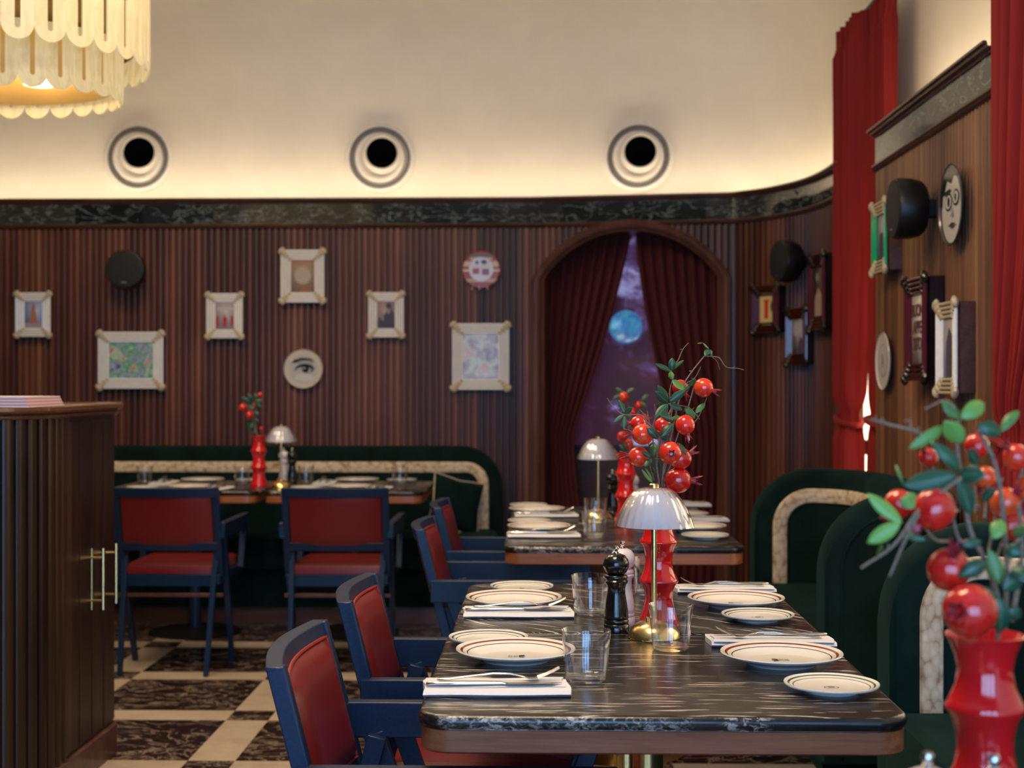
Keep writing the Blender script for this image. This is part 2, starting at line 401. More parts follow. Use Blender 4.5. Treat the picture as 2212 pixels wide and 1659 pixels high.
def place(proto, loc, rz, label, group=None, scale=None):
    if not proto.get('used'):
        proto['used'] = 1; o = proto
    else: o = copy_tree(proto)
    o.location = loc; o.rotation_euler = (0, 0, rz)
    if scale: o.scale = (scale,) * 3
    o['label'] = label
    if group: o['group'] = group
    return o

def box(bm, x0, x1, y0, y1, z0, z1, mi=0):
    v = [bm.verts.new((x, y, z)) for z in (z0, z1) for y in (y0, y1) for x in (x0, x1)]
    for f in ((0, 1, 3, 2), (4, 6, 7, 5), (0, 4, 5, 1), (2, 3, 7, 6), (0, 2, 6, 4), (1, 5, 7, 3)):
        bm.faces.new([v[i] for i in f]).material_index = mi
    return v
def beam(bm, p0, p1, w, t, side=Vector((0, 1, 0)), w2=None, t2=None):
    p0 = Vector(p0); p1 = Vector(p1); d = (p1 - p0).normalized()
    s = (side - d * side.dot(d)).normalized(); u = d.cross(s)
    w2 = w if w2 is None else w2; t2 = t if t2 is None else t2
    vs = []
    for p, a, b in ((p0, w, t), (p1, w2, t2)):
        for i, j in ((-1, -1), (1, -1), (1, 1), (-1, 1)): vs.append(bm.verts.new(p + s * (i * a / 2) + u * (j * b / 2)))
    for f in ((3, 2, 1, 0), (4, 5, 6, 7), (0, 1, 5, 4), (1, 2, 6, 5), (2, 3, 7, 6), (3, 0, 4, 7)): bm.faces.new([vs[i] for i in f])
def lathe(bm, prof, seg=32, mi=0, center=(0, 0, 0), mod=None):
    rings = []
    for r, z in prof:
        if r < 1e-5: rings.append([bm.verts.new((center[0], center[1], center[2] + z))])
        else: rings.append([bm.verts.new((center[0] + r * (mod(k / seg, z) if mod else 1) * math.cos(2 * PI * k / seg), center[1] + r * (mod(k / seg, z) if mod else 1) * math.sin(2 * PI * k / seg), center[2] + z)) for k in range(seg)])
    for a, b in zip(rings, rings[1:]):
        for k in range(seg):
            k2 = (k + 1) % seg
            if len(a) == 1 and len(b) == 1: continue
            if len(a) == 1: f = [a[0], b[k2], b[k]]
            elif len(b) == 1: f = [a[k], a[k2], b[0]]
            else: f = [a[k], a[k2], b[k2], b[k]]
            bm.faces.new(f).material_index = mi
def tube(bm, pts, rad, seg=8, mi=0, cap=True):
    pts = [Vector(p) for p in pts]; n = len(pts)
    rad = rad if isinstance(rad, (list, tuple)) else [rad] * n
    prev = None; rings = []
    for i, p in enumerate(pts):
        d = (pts[min(i + 1, n - 1)] - pts[max(i - 1, 0)]).normalized()
        if prev is None:
            a = Vector((0, 0, 1)) if abs(d.z) < 0.9 else Vector((1, 0, 0)); s = d.cross(a).normalized()
        else: s = (prev - d * prev.dot(d)).normalized()
        prev = s; u = d.cross(s)
        rings.append([bm.verts.new(p + (s * math.cos(2 * PI * k / seg) + u * math.sin(2 * PI * k / seg)) * rad[i]) for k in range(seg)])
    for a, b in zip(rings, rings[1:]):
        for k in range(seg): bm.faces.new([a[k], a[(k + 1) % seg], b[(k + 1) % seg], b[k]]).material_index = mi
    if cap:
        bm.faces.new(rings[0][::-1]).material_index = mi; bm.faces.new(rings[-1]).material_index = mi
def catmull(pts, n=6):
    pts = [Vector(p) for p in pts]; out = []
    P = [pts[0] * 2 - pts[1]] + pts + [pts[-1] * 2 - pts[-2]]
    for i in range(1, len(P) - 2):
        for k in range(n):
            t = k / n; a, b, c, d = P[i - 1], P[i], P[i + 1], P[i + 2]
            out.append(0.5 * ((2 * b) + (c - a) * t + (2 * a - 5 * b + 4 * c - d) * t * t + (3 * b - a - 3 * c + d) * t ** 3))
    out.append(pts[-1]); return out
def rrect(w, d, r, seg=6):
    r = max(r, 0.0005); pts = []
    for cx, cy, a0 in ((w / 2 - r, d / 2 - r, 0), (-w / 2 + r, d / 2 - r, PI / 2), (-w / 2 + r, -d / 2 + r, PI), (w / 2 - r, -d / 2 + r, 1.5 * PI)):
        for k in range(seg + 1):
            a = a0 + PI / 2 * k / seg; pts.append((cx + r * math.cos(a), cy + r * math.sin(a)))
    return pts
def rloft(bm, w, d, r, prof, mi=0, c=(0, 0), seg=6):
    """prof: (inset, z) rings of a rounded rectangle, capped at both ends"""
    rings = []
    for ins, z in prof:
        rings.append([bm.verts.new((c[0] + x, c[1] + y, z)) for x, y in rrect(w - 2 * ins, d - 2 * ins, r - ins, seg)])
    n = len(rings[0])
    for a, b in zip(rings, rings[1:]):
        for k in range(n): bm.faces.new([a[k], a[(k + 1) % n], b[(k + 1) % n], b[k]]).material_index = mi
    bm.faces.new(rings[0][::-1]).material_index = mi; bm.faces.new(rings[-1]).material_index = mi
def uvl(bm): return bm.loops.layers.uv.verify()

# plan paths
class Path:
    def __init__(s, pts):
        s.p = [Vector((x, y, 0)) for x, y in pts]; s.s = [0]
        for a, b in zip(s.p, s.p[1:]): s.s.append(s.s[-1] + (b - a).length)
        s.L = s.s[-1]
    def at(s, d):
        d = min(max(d, 0), s.L)
        for i in range(len(s.p) - 1):
            if d <= s.s[i + 1] or i == len(s.p) - 2:
                f = (d - s.s[i]) / (s.s[i + 1] - s.s[i]); q = s.p[i].lerp(s.p[i + 1], f)
                t0 = (s.p[i + 1] - s.p[i]).normalized()
                ta = (s.p[i] - s.p[i - 1]).normalized() if i > 0 else t0
                tb = (s.p[i + 2] - s.p[i + 1]).normalized() if i < len(s.p) - 2 else t0
                t = ((ta + t0).normalized()).lerp((t0 + tb).normalized(), f).normalized()
                return q, t, Vector((t.y, -t.x, 0))
    def off(s, d, n, z):
        q, t, nn = s.at(d); v = q + nn * n; v.z = z; return v
def sweep(bm, path, prof, s0=0, s1=None, step=0.05, closed=True, uv=True):
    s1 = path.L if s1 is None else s1
    n = max(1, int((s1 - s0) / step)); U = uvl(bm); rows = []
    for i in range(n + 1):
        s = s0 + (s1 - s0) * i / n
        rows.append((s, [bm.verts.new(path.off(s, a, z)) for a, z in prof]))
    m = len(prof); per = [0]
    for k in range(m): 
        a = prof[k]; b = prof[(k + 1) % m]; per.append(per[-1] + math.hypot(a[0] - b[0], a[1] - b[1]))
    rng = range(m) if closed else range(m - 1)
    for (sa, A), (sb, B) in zip(rows, rows[1:]):
        for k in rng:
            k2 = (k + 1) % m
            f = bm.faces.new([A[k], B[k], B[k2], A[k2]])
            for l, q in zip(f.loops, ((sa, per[k]), (sb, per[k]), (sb, per[k + 1]), (sa, per[k + 1]))): l[U].uv = q
    if closed:
        bm.faces.new(rows[0][1]); bm.faces.new(rows[-1][1][::-1])

# ------------------------------------------------------------------ room shell
A0, A1 = (-0.08, 8.075), (1.04, 7.90)
crv = catmull([(1.04, 7.90, 0), (1.185, 7.745, 0), (1.29, 7.54, 0), (1.352, 7.32, 0), (1.380, 7.08, 0), (1.386, 6.78, 0)], 6)
BACK = Path([(-4.3, 8.095), A0, A1] + [(p.x, p.y) for p in crv[1:]])
PIER = Path([(1.356, 6.02), (1.356, 4.43)])
FACE = -0.05          # reed face lies this far behind the crown lip
ZB0, ZB1, ZC = 2.185, 2.305, 2.333
ach_u0 = (Vector(A0) - Vector((-4.3, 8.095))).length; ach_len = (Vector(A1) - Vector(A0)).length
AC_C = ach_u0 + ach_len / 2; AZ = 1.55; RO, RI = 0.646, 0.582; HO, HI = ach_len / 2, 0.4875
def arch_bottom(s):
    u = abs(s - AC_C)
    if u > HO - 0.03: return 0.0
    return AZ + math.sqrt(max(0, (RO - 0.03) ** 2 - u * u)) if u < RO - 0.03 else 0

def reeds(bm, path, pitch, zt, zbf, s0=0, s1=None, depth=0.013, base=FACE):
    U = uvl(bm); s1 = path.L if s1 is None else s1
    n = int((s1 - s0) / pitch); prof = [(0.0, -0.004), (0.10, -0.004), (0.12, 0.004)] + [(0.12 + 0.76 * k / 6, 0.004 + (depth - 0.004) * math.sin(PI * (0.12 + 0.76 * k / 6)) ** 0.6) for k in range(1, 6)] + [(0.88, 0.004), (0.90, -0.004)]
    for i in range(n + 1):
        prev = None
        for t, dd in prof + [(1.0, -0.004)]:
            s = min(s0 + (i + t) * pitch, s1)
            zb = zbf(s); a = bm.verts.new(path.off(s, base + dd, zb)); b = bm.verts.new(path.off(s, base + dd, zt))
            if prev and s > prev[2] + 1e-6:
                f = bm.faces.new([prev[0], a, b, prev[1]])
                for l, q in zip(f.loops, ((prev[2], prev[3]), (s - 1e-4, zb), (s - 1e-4, zt), (prev[2], zt))): l[U].uv = q
            prev = (a, b, s, zb)
bm = bmesh.new(); reeds(bm, BACK, 0.037, 2.18, arch_bottom); 
sweep(bm, BACK, [(FACE - 0.012, 0.0), (FACE - 0.012, 2.2), (FACE - 0.08, 2.2), (FACE - 0.08, 0.0)], 0, AC_C - HO, 0.2)
sweep(bm, BACK, [(FACE - 0.012, 0.0), (FACE - 0.012, 2.2), (FACE - 0.08, 2.2), (FACE - 0.08, 0.0)], AC_C + HO, BACK.L, 0.05)
wall_back = struct(obj('wall_back', bm, M['reed']))
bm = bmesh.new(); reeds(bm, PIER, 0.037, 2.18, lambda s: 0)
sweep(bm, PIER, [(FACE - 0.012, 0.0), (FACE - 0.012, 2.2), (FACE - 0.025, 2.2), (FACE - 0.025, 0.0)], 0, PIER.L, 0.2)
wall_right = struct(obj('wall_right', bm, M['reed_pier_lit']))

def bandset(path, k):
    bm = bmesh.new(); sweep(bm, path, [(FACE + 0.012, ZB0), (FACE + 0.012, ZB1), (FACE - 0.025, ZB1), (FACE - 0.025, ZB0)])
    struct(obj('trim_%d' % k, bm, M['marble_band']))
    bm = bmesh.new()
    sweep(bm, path, [(FACE - 0.10, ZB1 - 0.002), (FACE + 0.016, ZB1 - 0.002), (FACE + 0.020, ZB1 + 0.006), (FACE + 0.035, ZB1 + 0.009), (FACE + 0.038, ZB1 + 0.017), (0.0, ZC - 0.008), (0.0, ZC), (-0.012, ZC), (-0.016, ZB1 + 0.012), (FACE - 0.10, ZB1 + 0.012)])
    struct(obj('trim_%d' % (k + 1), bm, M['wood_trim']))
    bm = bmesh.new()
    sweep(bm, path, [(FACE - 0.02, ZB0 - 0.024), (FACE + 0.018, ZB0 - 0.024), (FACE + 0.026, ZB0 - 0.018), (FACE + 0.020, ZB0 - 0.012), (FACE + 0.030, ZB0 - 0.006), (FACE + 0.026, ZB0 + 0.002), (FACE - 0.02, ZB0 + 0.002)])
    struct(obj('trim_%d' % (k + 2), bm, M['wood_trim']))
    bm = bmesh.new()
    sweep(bm, path, [(FACE - 0.040, ZB1 + 0.013), (FACE - 0.020, ZB1 + 0.013), (FACE - 0.020, ZB1 + 0.019), (FACE - 0.040, ZB1 + 0.019)], 0.10, path.L - 0.25)
    tag(obj('light_strip', bm, M['led']), 'warm light strip glowing behind the crown moulding of the %s' % ('back wall' if path is BACK else 'right-hand pier'), 'light')
bandset(BACK, 1); bandset(PIER, 4)

# plaster above the crown, with a cove into the ceiling
UP = Path([(-4.3, 8.34), (-0.05, 8.325)] + [(p.x, p.y) for p in catmull([(0.9, 8.18, 0), (1.26, 8.01, 0), (1.46, 7.72, 0), (1.555, 7.38, 0), (1.585, 7.0, 0), (1.59, 6.6, 0)], 5)] + [(1.59, 4.0), (1.59, -2.4)])
prof = [(0, ZB1 - 0.0), (0, 2.85)] + [(0.55 * (1 - math.cos(a)), 2.85 + 0.62 * math.sin(a)) for a in [PI / 2 * k / 10 for k in range(1, 11)]]
prof += [(0.9, 3.475)]
bm = bmesh.new(); sweep(bm, UP, prof, step=0.1, closed=False)
struct(obj('wall_upper', bm, M['plaster'], sharp=1.2))
bm = bmesh.new(); box(bm, -4.6, 1.6, -2.6, 8.3, 3.475, 3.55)
struct(obj('ceiling', bm, M['plaster']))
bm = bmesh.new(); box(bm, -5.2, 2.2, -2.8, 8.8, -0.05, 0.0)
struct(obj('floor', bm, M['floor']))
# right wall beyond the pier: window sides and lower panels
bm = bmesh.new()
box(bm, 1.60, 1.70, -2.6, 2.9, 0, 3.5)
box(bm, 1.60, 1.70, 2.9, 8.4, 2.25, 3.5); box(bm, 1.86, 1.96, 2.9, 7.2, 0, 2.4)
struct(obj('wall_side', bm, M['plaster']))

# windows on the right, behind the curtains
def side_window(k, y0, y1):
    bm = bmesh.new()
    yc = (y0 + y1) / 2
    for a, b, z0, z1 in ((y0, y0 + 0.07, 0, 2.3), (y1 - 0.24, y1, 0, 2.3), (y0, y1, 0, 0.55), (y0, y1, 2.2, 2.3), (yc - 0.40, yc - 0.36, 0.55, 2.2), (y0, y1, 1.33, 1.42), (y0, y1, 0.93, 1.00)):
        box(bm, 1.545, 1.575, a, b, z0, z1)
    fr = struct(obj('window_%d' % k, bm, M['wood_arch'], bevel=0.004))
    bm = bmesh.new(); box(bm, 1.577, 1.585, y0, y1, 0.5, 2.25); obj('pane', bm, M['day_warm'], fr)
side_window(1, 5.90, 7.30); side_window(2, 2.95, 4.50)
# windows behind the camera, the cool daylight of the room
for k, x in enumerate((-0.75, 0.15, 1.05)):
    bm = bmesh.new()
    box(bm, x - 0.42, x - 0.36, -1.46, -1.36, 0.3, 2.5); box(bm, x + 0.36, x + 0.42, -1.46, -1.36, 0.3, 2.5)
    box(bm, x - 0.42, x + 0.42, -1.46, -1.36, 0.3, 0.36); box(bm, x - 0.42, x + 0.42, -1.46, -1.36, 2.44, 2.5)
    fr = struct(obj('window_%d' % (k + 3), bm, M['wood_arch']))
    bm = bmesh.new(); box(bm, x - 0.36, x + 0.36, -1.43, -1.42, 0.36, 2.44); obj('pane', bm, M['day'], fr)
bm = bmesh.new(); box(bm, -5.0, 1.6, -1.62, -1.5, 0, 3.5); struct(obj('wall_rear', bm, M['reed_stand']))

# ------------------------------------------------------------------ arch: frame, recess, curtains, painted reflection panel
tu = (Vector(A1) - Vector(A0)).normalized(); tv = Vector((tu.x, tu.y, 0)); nv = Vector((tv.y, -tv.x, 0))
AM = Vector(((A0[0] + A1[0]) / 2, (A0[1] + A1[1]) / 2, 0))
def AW(u, n, z): v = AM + tv * u + nv * (n + FACE); v.z = z; return v
aI = math.asin(HI / RI); aO = math.asin(HO / RO)
def arch_pt(q, t):  # q 0..1 inner->outer, t 0..1 along
    r = RI + (RO - RI) * q; h = HI + (HO - HI) * q; a = aI + (aO - aI) * q
    zs = AZ + r * math.cos(a)
    if t < 0.3: return (-h, zs * t / 0.3)
    if t > 0.7: return (h, zs * (1 - t) / 0.3)
    th = -a + 2 * a * (t - 0.3) / 0.4
    return (r * math.sin(th), AZ + r * math.cos(th))
bm = bmesh.new()
prof = [(0.0, -0.25), (0.0, 0.022), (0.10, 0.030), (0.20, 0.022), (0.26, 0.030), (0.36, 0.046), (0.46, 0.040), (0.52, 0.046), (0.66, 0.050), (0.76, 0.040), (0.84, 0.045), (1.0, 0.030), (1.0, -0.02)]
ts = [0, 0.1, 0.2, 0.2999] + [0.3 + 0.4 * k / 28 for k in range(29)] + [0.7001, 0.8, 0.9, 1.0]
rows = []
for t in ts:
    rows.append([bm.verts.new(AW(arch_pt(q, t)[0], n, arch_pt(q, t)[1])) for q, n in prof])
for a, b in zip(rows, rows[1:]):
    for k in range(len(prof) - 1): bm.faces.new([a[k], b[k], b[k + 1], a[k + 1]])
struct(obj('trim_7', bm, M['wood_arch'], sharp=0.5))
# recess
bm = bmesh.new()
def abox(bm, u0, u1, n0, n1, z0, z1, mi=0):
    v = [bm.verts.new(AW(u, n, z)) for z in (z0, z1) for n in (n0, n1) for u in (u0, u1)]
    for f in ((0, 1, 3, 2), (4, 6, 7, 5), (0, 4, 5, 1), (2, 3, 7, 6), (0, 2, 6, 4), (1, 5, 7, 3)): bm.faces.new([v[i] for i in f]).material_index = mi
abox(bm, -0.62, -0.58, -0.62, -0.03, 0, 2.3); abox(bm, 0.58, 0.62, -0.62, -0.03, 0, 2.3); abox(bm, -0.62, 0.62, -0.62, -0.03, 2.28, 2.3); abox(bm, -0.62, 0.62, -0.66, -0.62, 0, 2.3)
struct(obj('wall_alcove', bm, M['wood_trim']))
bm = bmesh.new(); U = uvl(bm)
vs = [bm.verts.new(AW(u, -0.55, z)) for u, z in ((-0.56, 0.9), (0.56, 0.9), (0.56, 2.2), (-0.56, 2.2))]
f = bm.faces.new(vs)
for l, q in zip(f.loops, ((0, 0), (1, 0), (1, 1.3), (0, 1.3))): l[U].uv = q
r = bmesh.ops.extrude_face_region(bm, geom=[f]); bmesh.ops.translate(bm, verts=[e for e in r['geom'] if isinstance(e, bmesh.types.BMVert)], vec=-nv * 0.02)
wg = struct(obj('window_9', bm, M['day_reflection']))  # glowing panel in place of a daylight reflection behind the curtains
bm = bmesh.new(); lathe(bm, [(0, 0.006), (0.085, 0.006), (0.096, 0.010), (0.098, 0.004), (0.085, -0.004), (0, -0.004)], 40)
p = PD(1352, 706, 8.40); o = obj('hanging_disc', bm, M['disc'], loc=p, rot=(PI / 2, 0, math.atan2(tv.y, tv.x)))
tag(o, 'round blue swirled glass disc hanging in the gap between the dark red arch curtains', 'glass disc')
bm = bmesh.new(); tube(bm, [(0, 0, 0), (0, 0, 0)] if 0 else [(0, 0.095, 0), (0, 0.40, 0)], 0.0012, 6); obj('hanging_wire', bm, M['grey_metal'], o)

def curtain(name, fn, mat, nz=60, nu=90, label='', group=None, parent=None):
    """fn(u 0..1, z 0..1) -> point"""
    bm = bmesh.new(); g = [[bm.verts.new(fn(i / nu, j / nz)) for i in range(nu + 1)] for j in range(nz + 1)]
    for j in range(nz):
        for i in range(nu): bm.faces.new([g[j][i], g[j][i + 1], g[j + 1][i + 1], g[j + 1][i]])
    o = obj(name, bm, mat, parent, sharp=0, solid=0.004)
    if label: tag(o, label, 'curtain', group)
    return o
def sm(t): t = min(max(t, 0), 1); return t * t * (3 - 2 * t)
# arch curtains: outer edge at the jamb, inner edge sweeps from the centre (top) to the jamb (tie)
def arch_curtain(sg, rng):
    ph = [rng.uniform(-0.6, 0.6) for _ in range(12)]
    zt, ztie = 2.19, 0.98
    def inner(z):
        if z > ztie:
            q = (zt - z) / (zt - ztie)
            return (0.0 if sg < 0 else 0.0) + sg * (0.01 + 0.34 * q ** 1.25 if sg < 0 else 0.01 + 0.22 * q ** 1.5)
        return sg * ((0.35 if sg < 0 else 0.23) - 0.08 * sm((ztie - z) / 0.9))
    def fn(u, v):
        z = 0.02 + (zt - 0.02) * v
        xo = sg * 0.565; xi = inner(z)
        lean = (xi + (xo - xi) * u)
        amp = 0.022 if z > ztie else 0.018
        k = 9
        n = -0.20 + amp * math.sin(2 * PI * k * u + ph[int(u * 11)] * 0.3 + 1.1 * (zt - z) * 0.2) + 0.006 * math.sin(2 * PI * 3.3 * u + 2)
        return AW(lean, n, z)
    return fn
rg = random.Random(3)
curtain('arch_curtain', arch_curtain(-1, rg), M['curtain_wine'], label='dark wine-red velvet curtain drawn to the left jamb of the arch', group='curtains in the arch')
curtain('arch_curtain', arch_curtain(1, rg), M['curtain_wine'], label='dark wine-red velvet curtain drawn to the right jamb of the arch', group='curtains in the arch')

# side window curtains (hang along the wall, pleats towards the room)
def side_curtain(yout, yin_top, yin_tie, x0, ztop, ztie, zbot, k, seed, wt=0.040):
    r = random.Random(seed); ph = [r.uniform(-1, 1) for _ in range(8)]
    def fn(u, v):
        z = zbot + (ztop - zbot) * v
        if z > ztie: q = (ztop - z) / (ztop - ztie); yi = yin_top + (yin_tie - yin_top) * (q ** (3.5 if yout > 5 else 2.0))
        else: yi = yin_tie + (yin_top - yin_tie) * 0.35 * sm((ztie - z) / 0.8)
        y = yout + (yi - yout) * u
        near = math.exp(-((z - ztie) / 0.06) ** 2)
        head = sm((z - (ztop - 0.12)) / 0.03)
        amp = (wt * (1 - 0.65 * near)) * (1 - 0.6 * head) + 0.012 * head * 0
        x = x0 - amp * math.sin(2 * PI * k * u + ph[0] + 0.25 * math.sin(3 * z + ph[1])) - 0.012 * math.sin(2 * PI * (k * 2.3) * u + ph[2] + z * 0.6) * (1 - near)
        if head > 0: x -= 0.010 * head * math.sin(2 * PI * k * 4 * u)
        if z > ztop - 0.16: y += (0.0)
        return Vector((x, y, z))
    return fn
def tie(y0, y1, x0, z, parent):
    bm = bmesh.new(); cy = (y0 + y1) / 2; hw = abs(y1 - y0) / 2 + 0.012; pts = []
    for k in range(25):
        a = 2 * PI * k / 24; pts.append((x0 + 0.052 * math.cos(a), cy + hw * math.sin(a), z + 0.02 * math.sin(a)))
    tube(bm, pts, 0.013, 8); obj('tieback', bm, M['curtain_red'], parent)
c = curtain('curtain', side_curtain(6.86, 6.43, 6.56, 1.43, 2.955, 1.12, 0.3, 5, 1), M['curtain_red'], label='scarlet velvet curtain nearest the back wall, tied back to the left of its window gap', group='tall scarlet curtains on the right')
tie(6.86, 6.56, 1.43, 1.10, c)
c = curtain('curtain', side_curtain(6.05, 6.41, 6.43, 1.475, 2.95, 1.12, 0.3, 5, 2, 0.026), M['curtain_red'], label='scarlet velvet curtain half hidden behind the wood pier, right of its window gap', group='tall scarlet curtains on the right')
tie(6.08, 6.43, 1.475, 1.10, c)
c = curtain('curtain', side_curtain(4.42, 3.60, 4.16, 1.405, 2.955, 1.11, 0.3, 7, 5, 0.030), M['curtain_red'], label='scarlet velvet curtain at the right edge of the photo, nearer side of the pier', group='tall scarlet curtains on the right', nu=130)
tie(4.42, 4.16, 1.405, 1.10, c)
bm = bmesh.new(); tube(bm, [(1.47, 5.80, 2.97), (1.47, 6.95, 2.97)], 0.012); tag(obj('curtain_rail', bm, M['black_plastic']), 'dark rail at the head of the two scarlet curtains between back wall and pier', 'curtain rail', 'curtain rails')
bm = bmesh.new(); tube(bm, [(1.47, 2.9, 2.97), (1.47, 4.70, 2.97)], 0.012); tag(obj('curtain_rail', bm, M['black_plastic']), 'dark rail at the head of the scarlet curtain at the right photo edge', 'curtain rail', 'curtain rails')

# ------------------------------------------------------------------ round air nozzles in the plaster
bm = bmesh.new(); lathe(bm, [(0.0, -0.03), (0.205, -0.03), (0.207, 0.004), (0.200, 0.010), (0.183, 0.012), (0.179, 0.008)], 56)
noz = thing('air_vent', '', 'air vent')
obj('rim', bm, M['vent_white'], noz)
bm = bmesh.new(); lathe(bm, [(0.180, 0.008), (0.176, -0.012), (0.152, -0.014), (0.146, 0.0)], 56); obj('groove', bm, M['vent_grey'], noz)
bm = bmesh.new(); lathe(bm, [(0.148, -0.004), (0.144, 0.026), (0.136, 0.032), (0.122, 0.028), (0.112, 0.012), (0.096, -0.010)], 56); obj('nozzle_ring', bm, M['vent_white'], noz)
bm = bmesh.new(); lathe(bm, [(0.115, -0.03), (0.118, 0.01), (0.108, 0.045), (0.098, 0.052), (0.091, 0.045), (0.090, -0.02), (0.0, -0.022)], 48, 0)
nb = obj('nozzle', bm, [M['vent_white']], noz, loc=(0.012, 0.018, 0.0), rot=(-0.10, 0.06, 0))
bm = bmesh.new(); lathe(bm, [(0.0905, -0.018), (0.0895, 0.042), (0, 0.012)], 48); obj('opening', bm, M['void'], nb)
for i, (px, py, yy, lab, az) in enumerate(((299, 340, 8.318, 'white round air nozzle in the plaster, beside and below the chandelier', 0.0), (821, 341, 8.314, 'white round air nozzle, middle one of the three above the panelling', 0.0), (1379, 338, 8.206, 'white round air nozzle above the curtained arch', -0.15))):
    p = PY(px, py, yy); o = place(noz, p, 0, lab, 'round air nozzles in the plaster'); o.rotation_euler = (PI / 2, 0, az)

# ------------------------------------------------------------------ chandelier
ch = thing('chandelier', 'two-tier brass chandelier of glowing scalloped alabaster slats hanging at the top left', 'chandelier', PD(0, 130, 5.0))
def slat(w, h, slot, zs):
    bm = bmesh.new(); r = w / 2; out = []
    for k in range(13): a = PI + PI * k / 12; out.append((r * math.cos(a), r + r * math.sin(a)))
    out += [(r, h), (-r, h)]
    s = slot / 2; n = 8
    inner = [(s * math.cos(PI + PI * k / n), zs + s + s * math.sin(PI + PI * k / n)) for k in range(n + 1)] + [(s, h - 0.02), (-s, h - 0.02)]
    for y in (-0.004, 0.004):
        vo = [bm.verts.new((x, y, z)) for x, z in out]; vi = [bm.verts.new((x, y, z)) for x, z in inner]
        eo = [bm.edges.new((vo[i], vo[(i + 1) % len(vo)])) for i in range(len(vo))]
        ei = [bm.edges.new((vi[i], vi[(i + 1) % len(vi)])) for i in range(len(vi))]
        bmesh.ops.triangle_fill(bm, edges=eo + ei, use_beauty=True)
        if y < 0: A_o, A_i = vo, vi
    for A, B in ((A_o, vo), (A_i, vi)):
        for i in range(len(A)):
            j = (i + 1) % len(A); bm.faces.new([A[i], A[j], B[j], B[i]])
    return bm
def tier(r, n, h, zb, slotw, zs, squash):
    proto = None
    for k in range(n):
        a = 2 * PI * (k + 0.5) / n
        loc = (r * math.cos(a), r * squash * math.sin(a), zb); rz = math.atan2(r * math.sin(a) , r * squash * math.cos(a)) + PI / 2
        rz = math.atan2(math.sin(a) / squash, math.cos(a)) + PI / 2
        if proto is None: proto = obj('glass_slat', slat(2 * PI * r / n * 0.985, h, slotw, zs), M['slat'], ch, sharp=0.5); o = proto
        else: o = proto.copy(); C.objects.link(o)
        o.parent = ch; o.location = loc; o.rotation_euler = (0, 0, rz)
z0 = ch.location.z
T1 = PD(0, 149, 5.0).z - z0; T2 = PD(0, 222, 5.0).z - z0
tier(0.508, 31, 0.42, T1, 0.018, 0.035, 0.95); tier(0.420, 27, 0.26, T2, 0.016, 0.04, 0.72)
for r, zb, h, sq in ((0.46, T1 + 0.08, 0.34, 0.95), (0.385, T2 + 0.045, 0.21, 0.72)):
    bm = bmesh.new(); n = 48
    for k in range(n):
        a = 2 * PI * k / n; b = 2 * PI * (k + 1) / n
        bm.faces.new([bm.verts.new((r * math.cos(t), r * sq * math.sin(t), z)) for t, z in ((a, zb), (b, zb), (b, zb + h), (a, zb + h))])
    bmesh.ops.remove_doubles(bm, verts=bm.verts[:], dist=1e-5)
    obj('brass_band', bm, M['brass_dull'] if r > 0.4 else M['band_glow'], ch, solid=0.003)  # inner band emits amber, standing in for lamplight inside the tier
bm = bmesh.new(); lathe(bm, [(0, 0), (0.055, 0.01), (0.06, 0.08), (0, 0.1)], 16)
for k in range(5):
    a = 2 * PI * k / 5; b2 = bm.copy(); obj('bulb', b2, M['bulb'], ch, loc=(0.24 * math.cos(a), 0.19 * math.sin(a), T2 + 0.09))
bm.free()
bm = bmesh.new(); tube(bm, [(0, 0, T2 + 0.15), (0, 0, 3.47 - z0)], 0.012); obj('rod', bm, M['brass'], ch)
lt = bpy.data.lights.new('chandelier_light', 'POINT'); lt.energy = 12; lt.color = (1.0, 0.74, 0.42); lt.shadow_soft_size = 0.15
lo_ = bpy.data.objects.new('chandelier_light', lt); C.objects.link(lo_); lo_.location = ch.location + Vector((0.1, 0, T1 + 0.52))

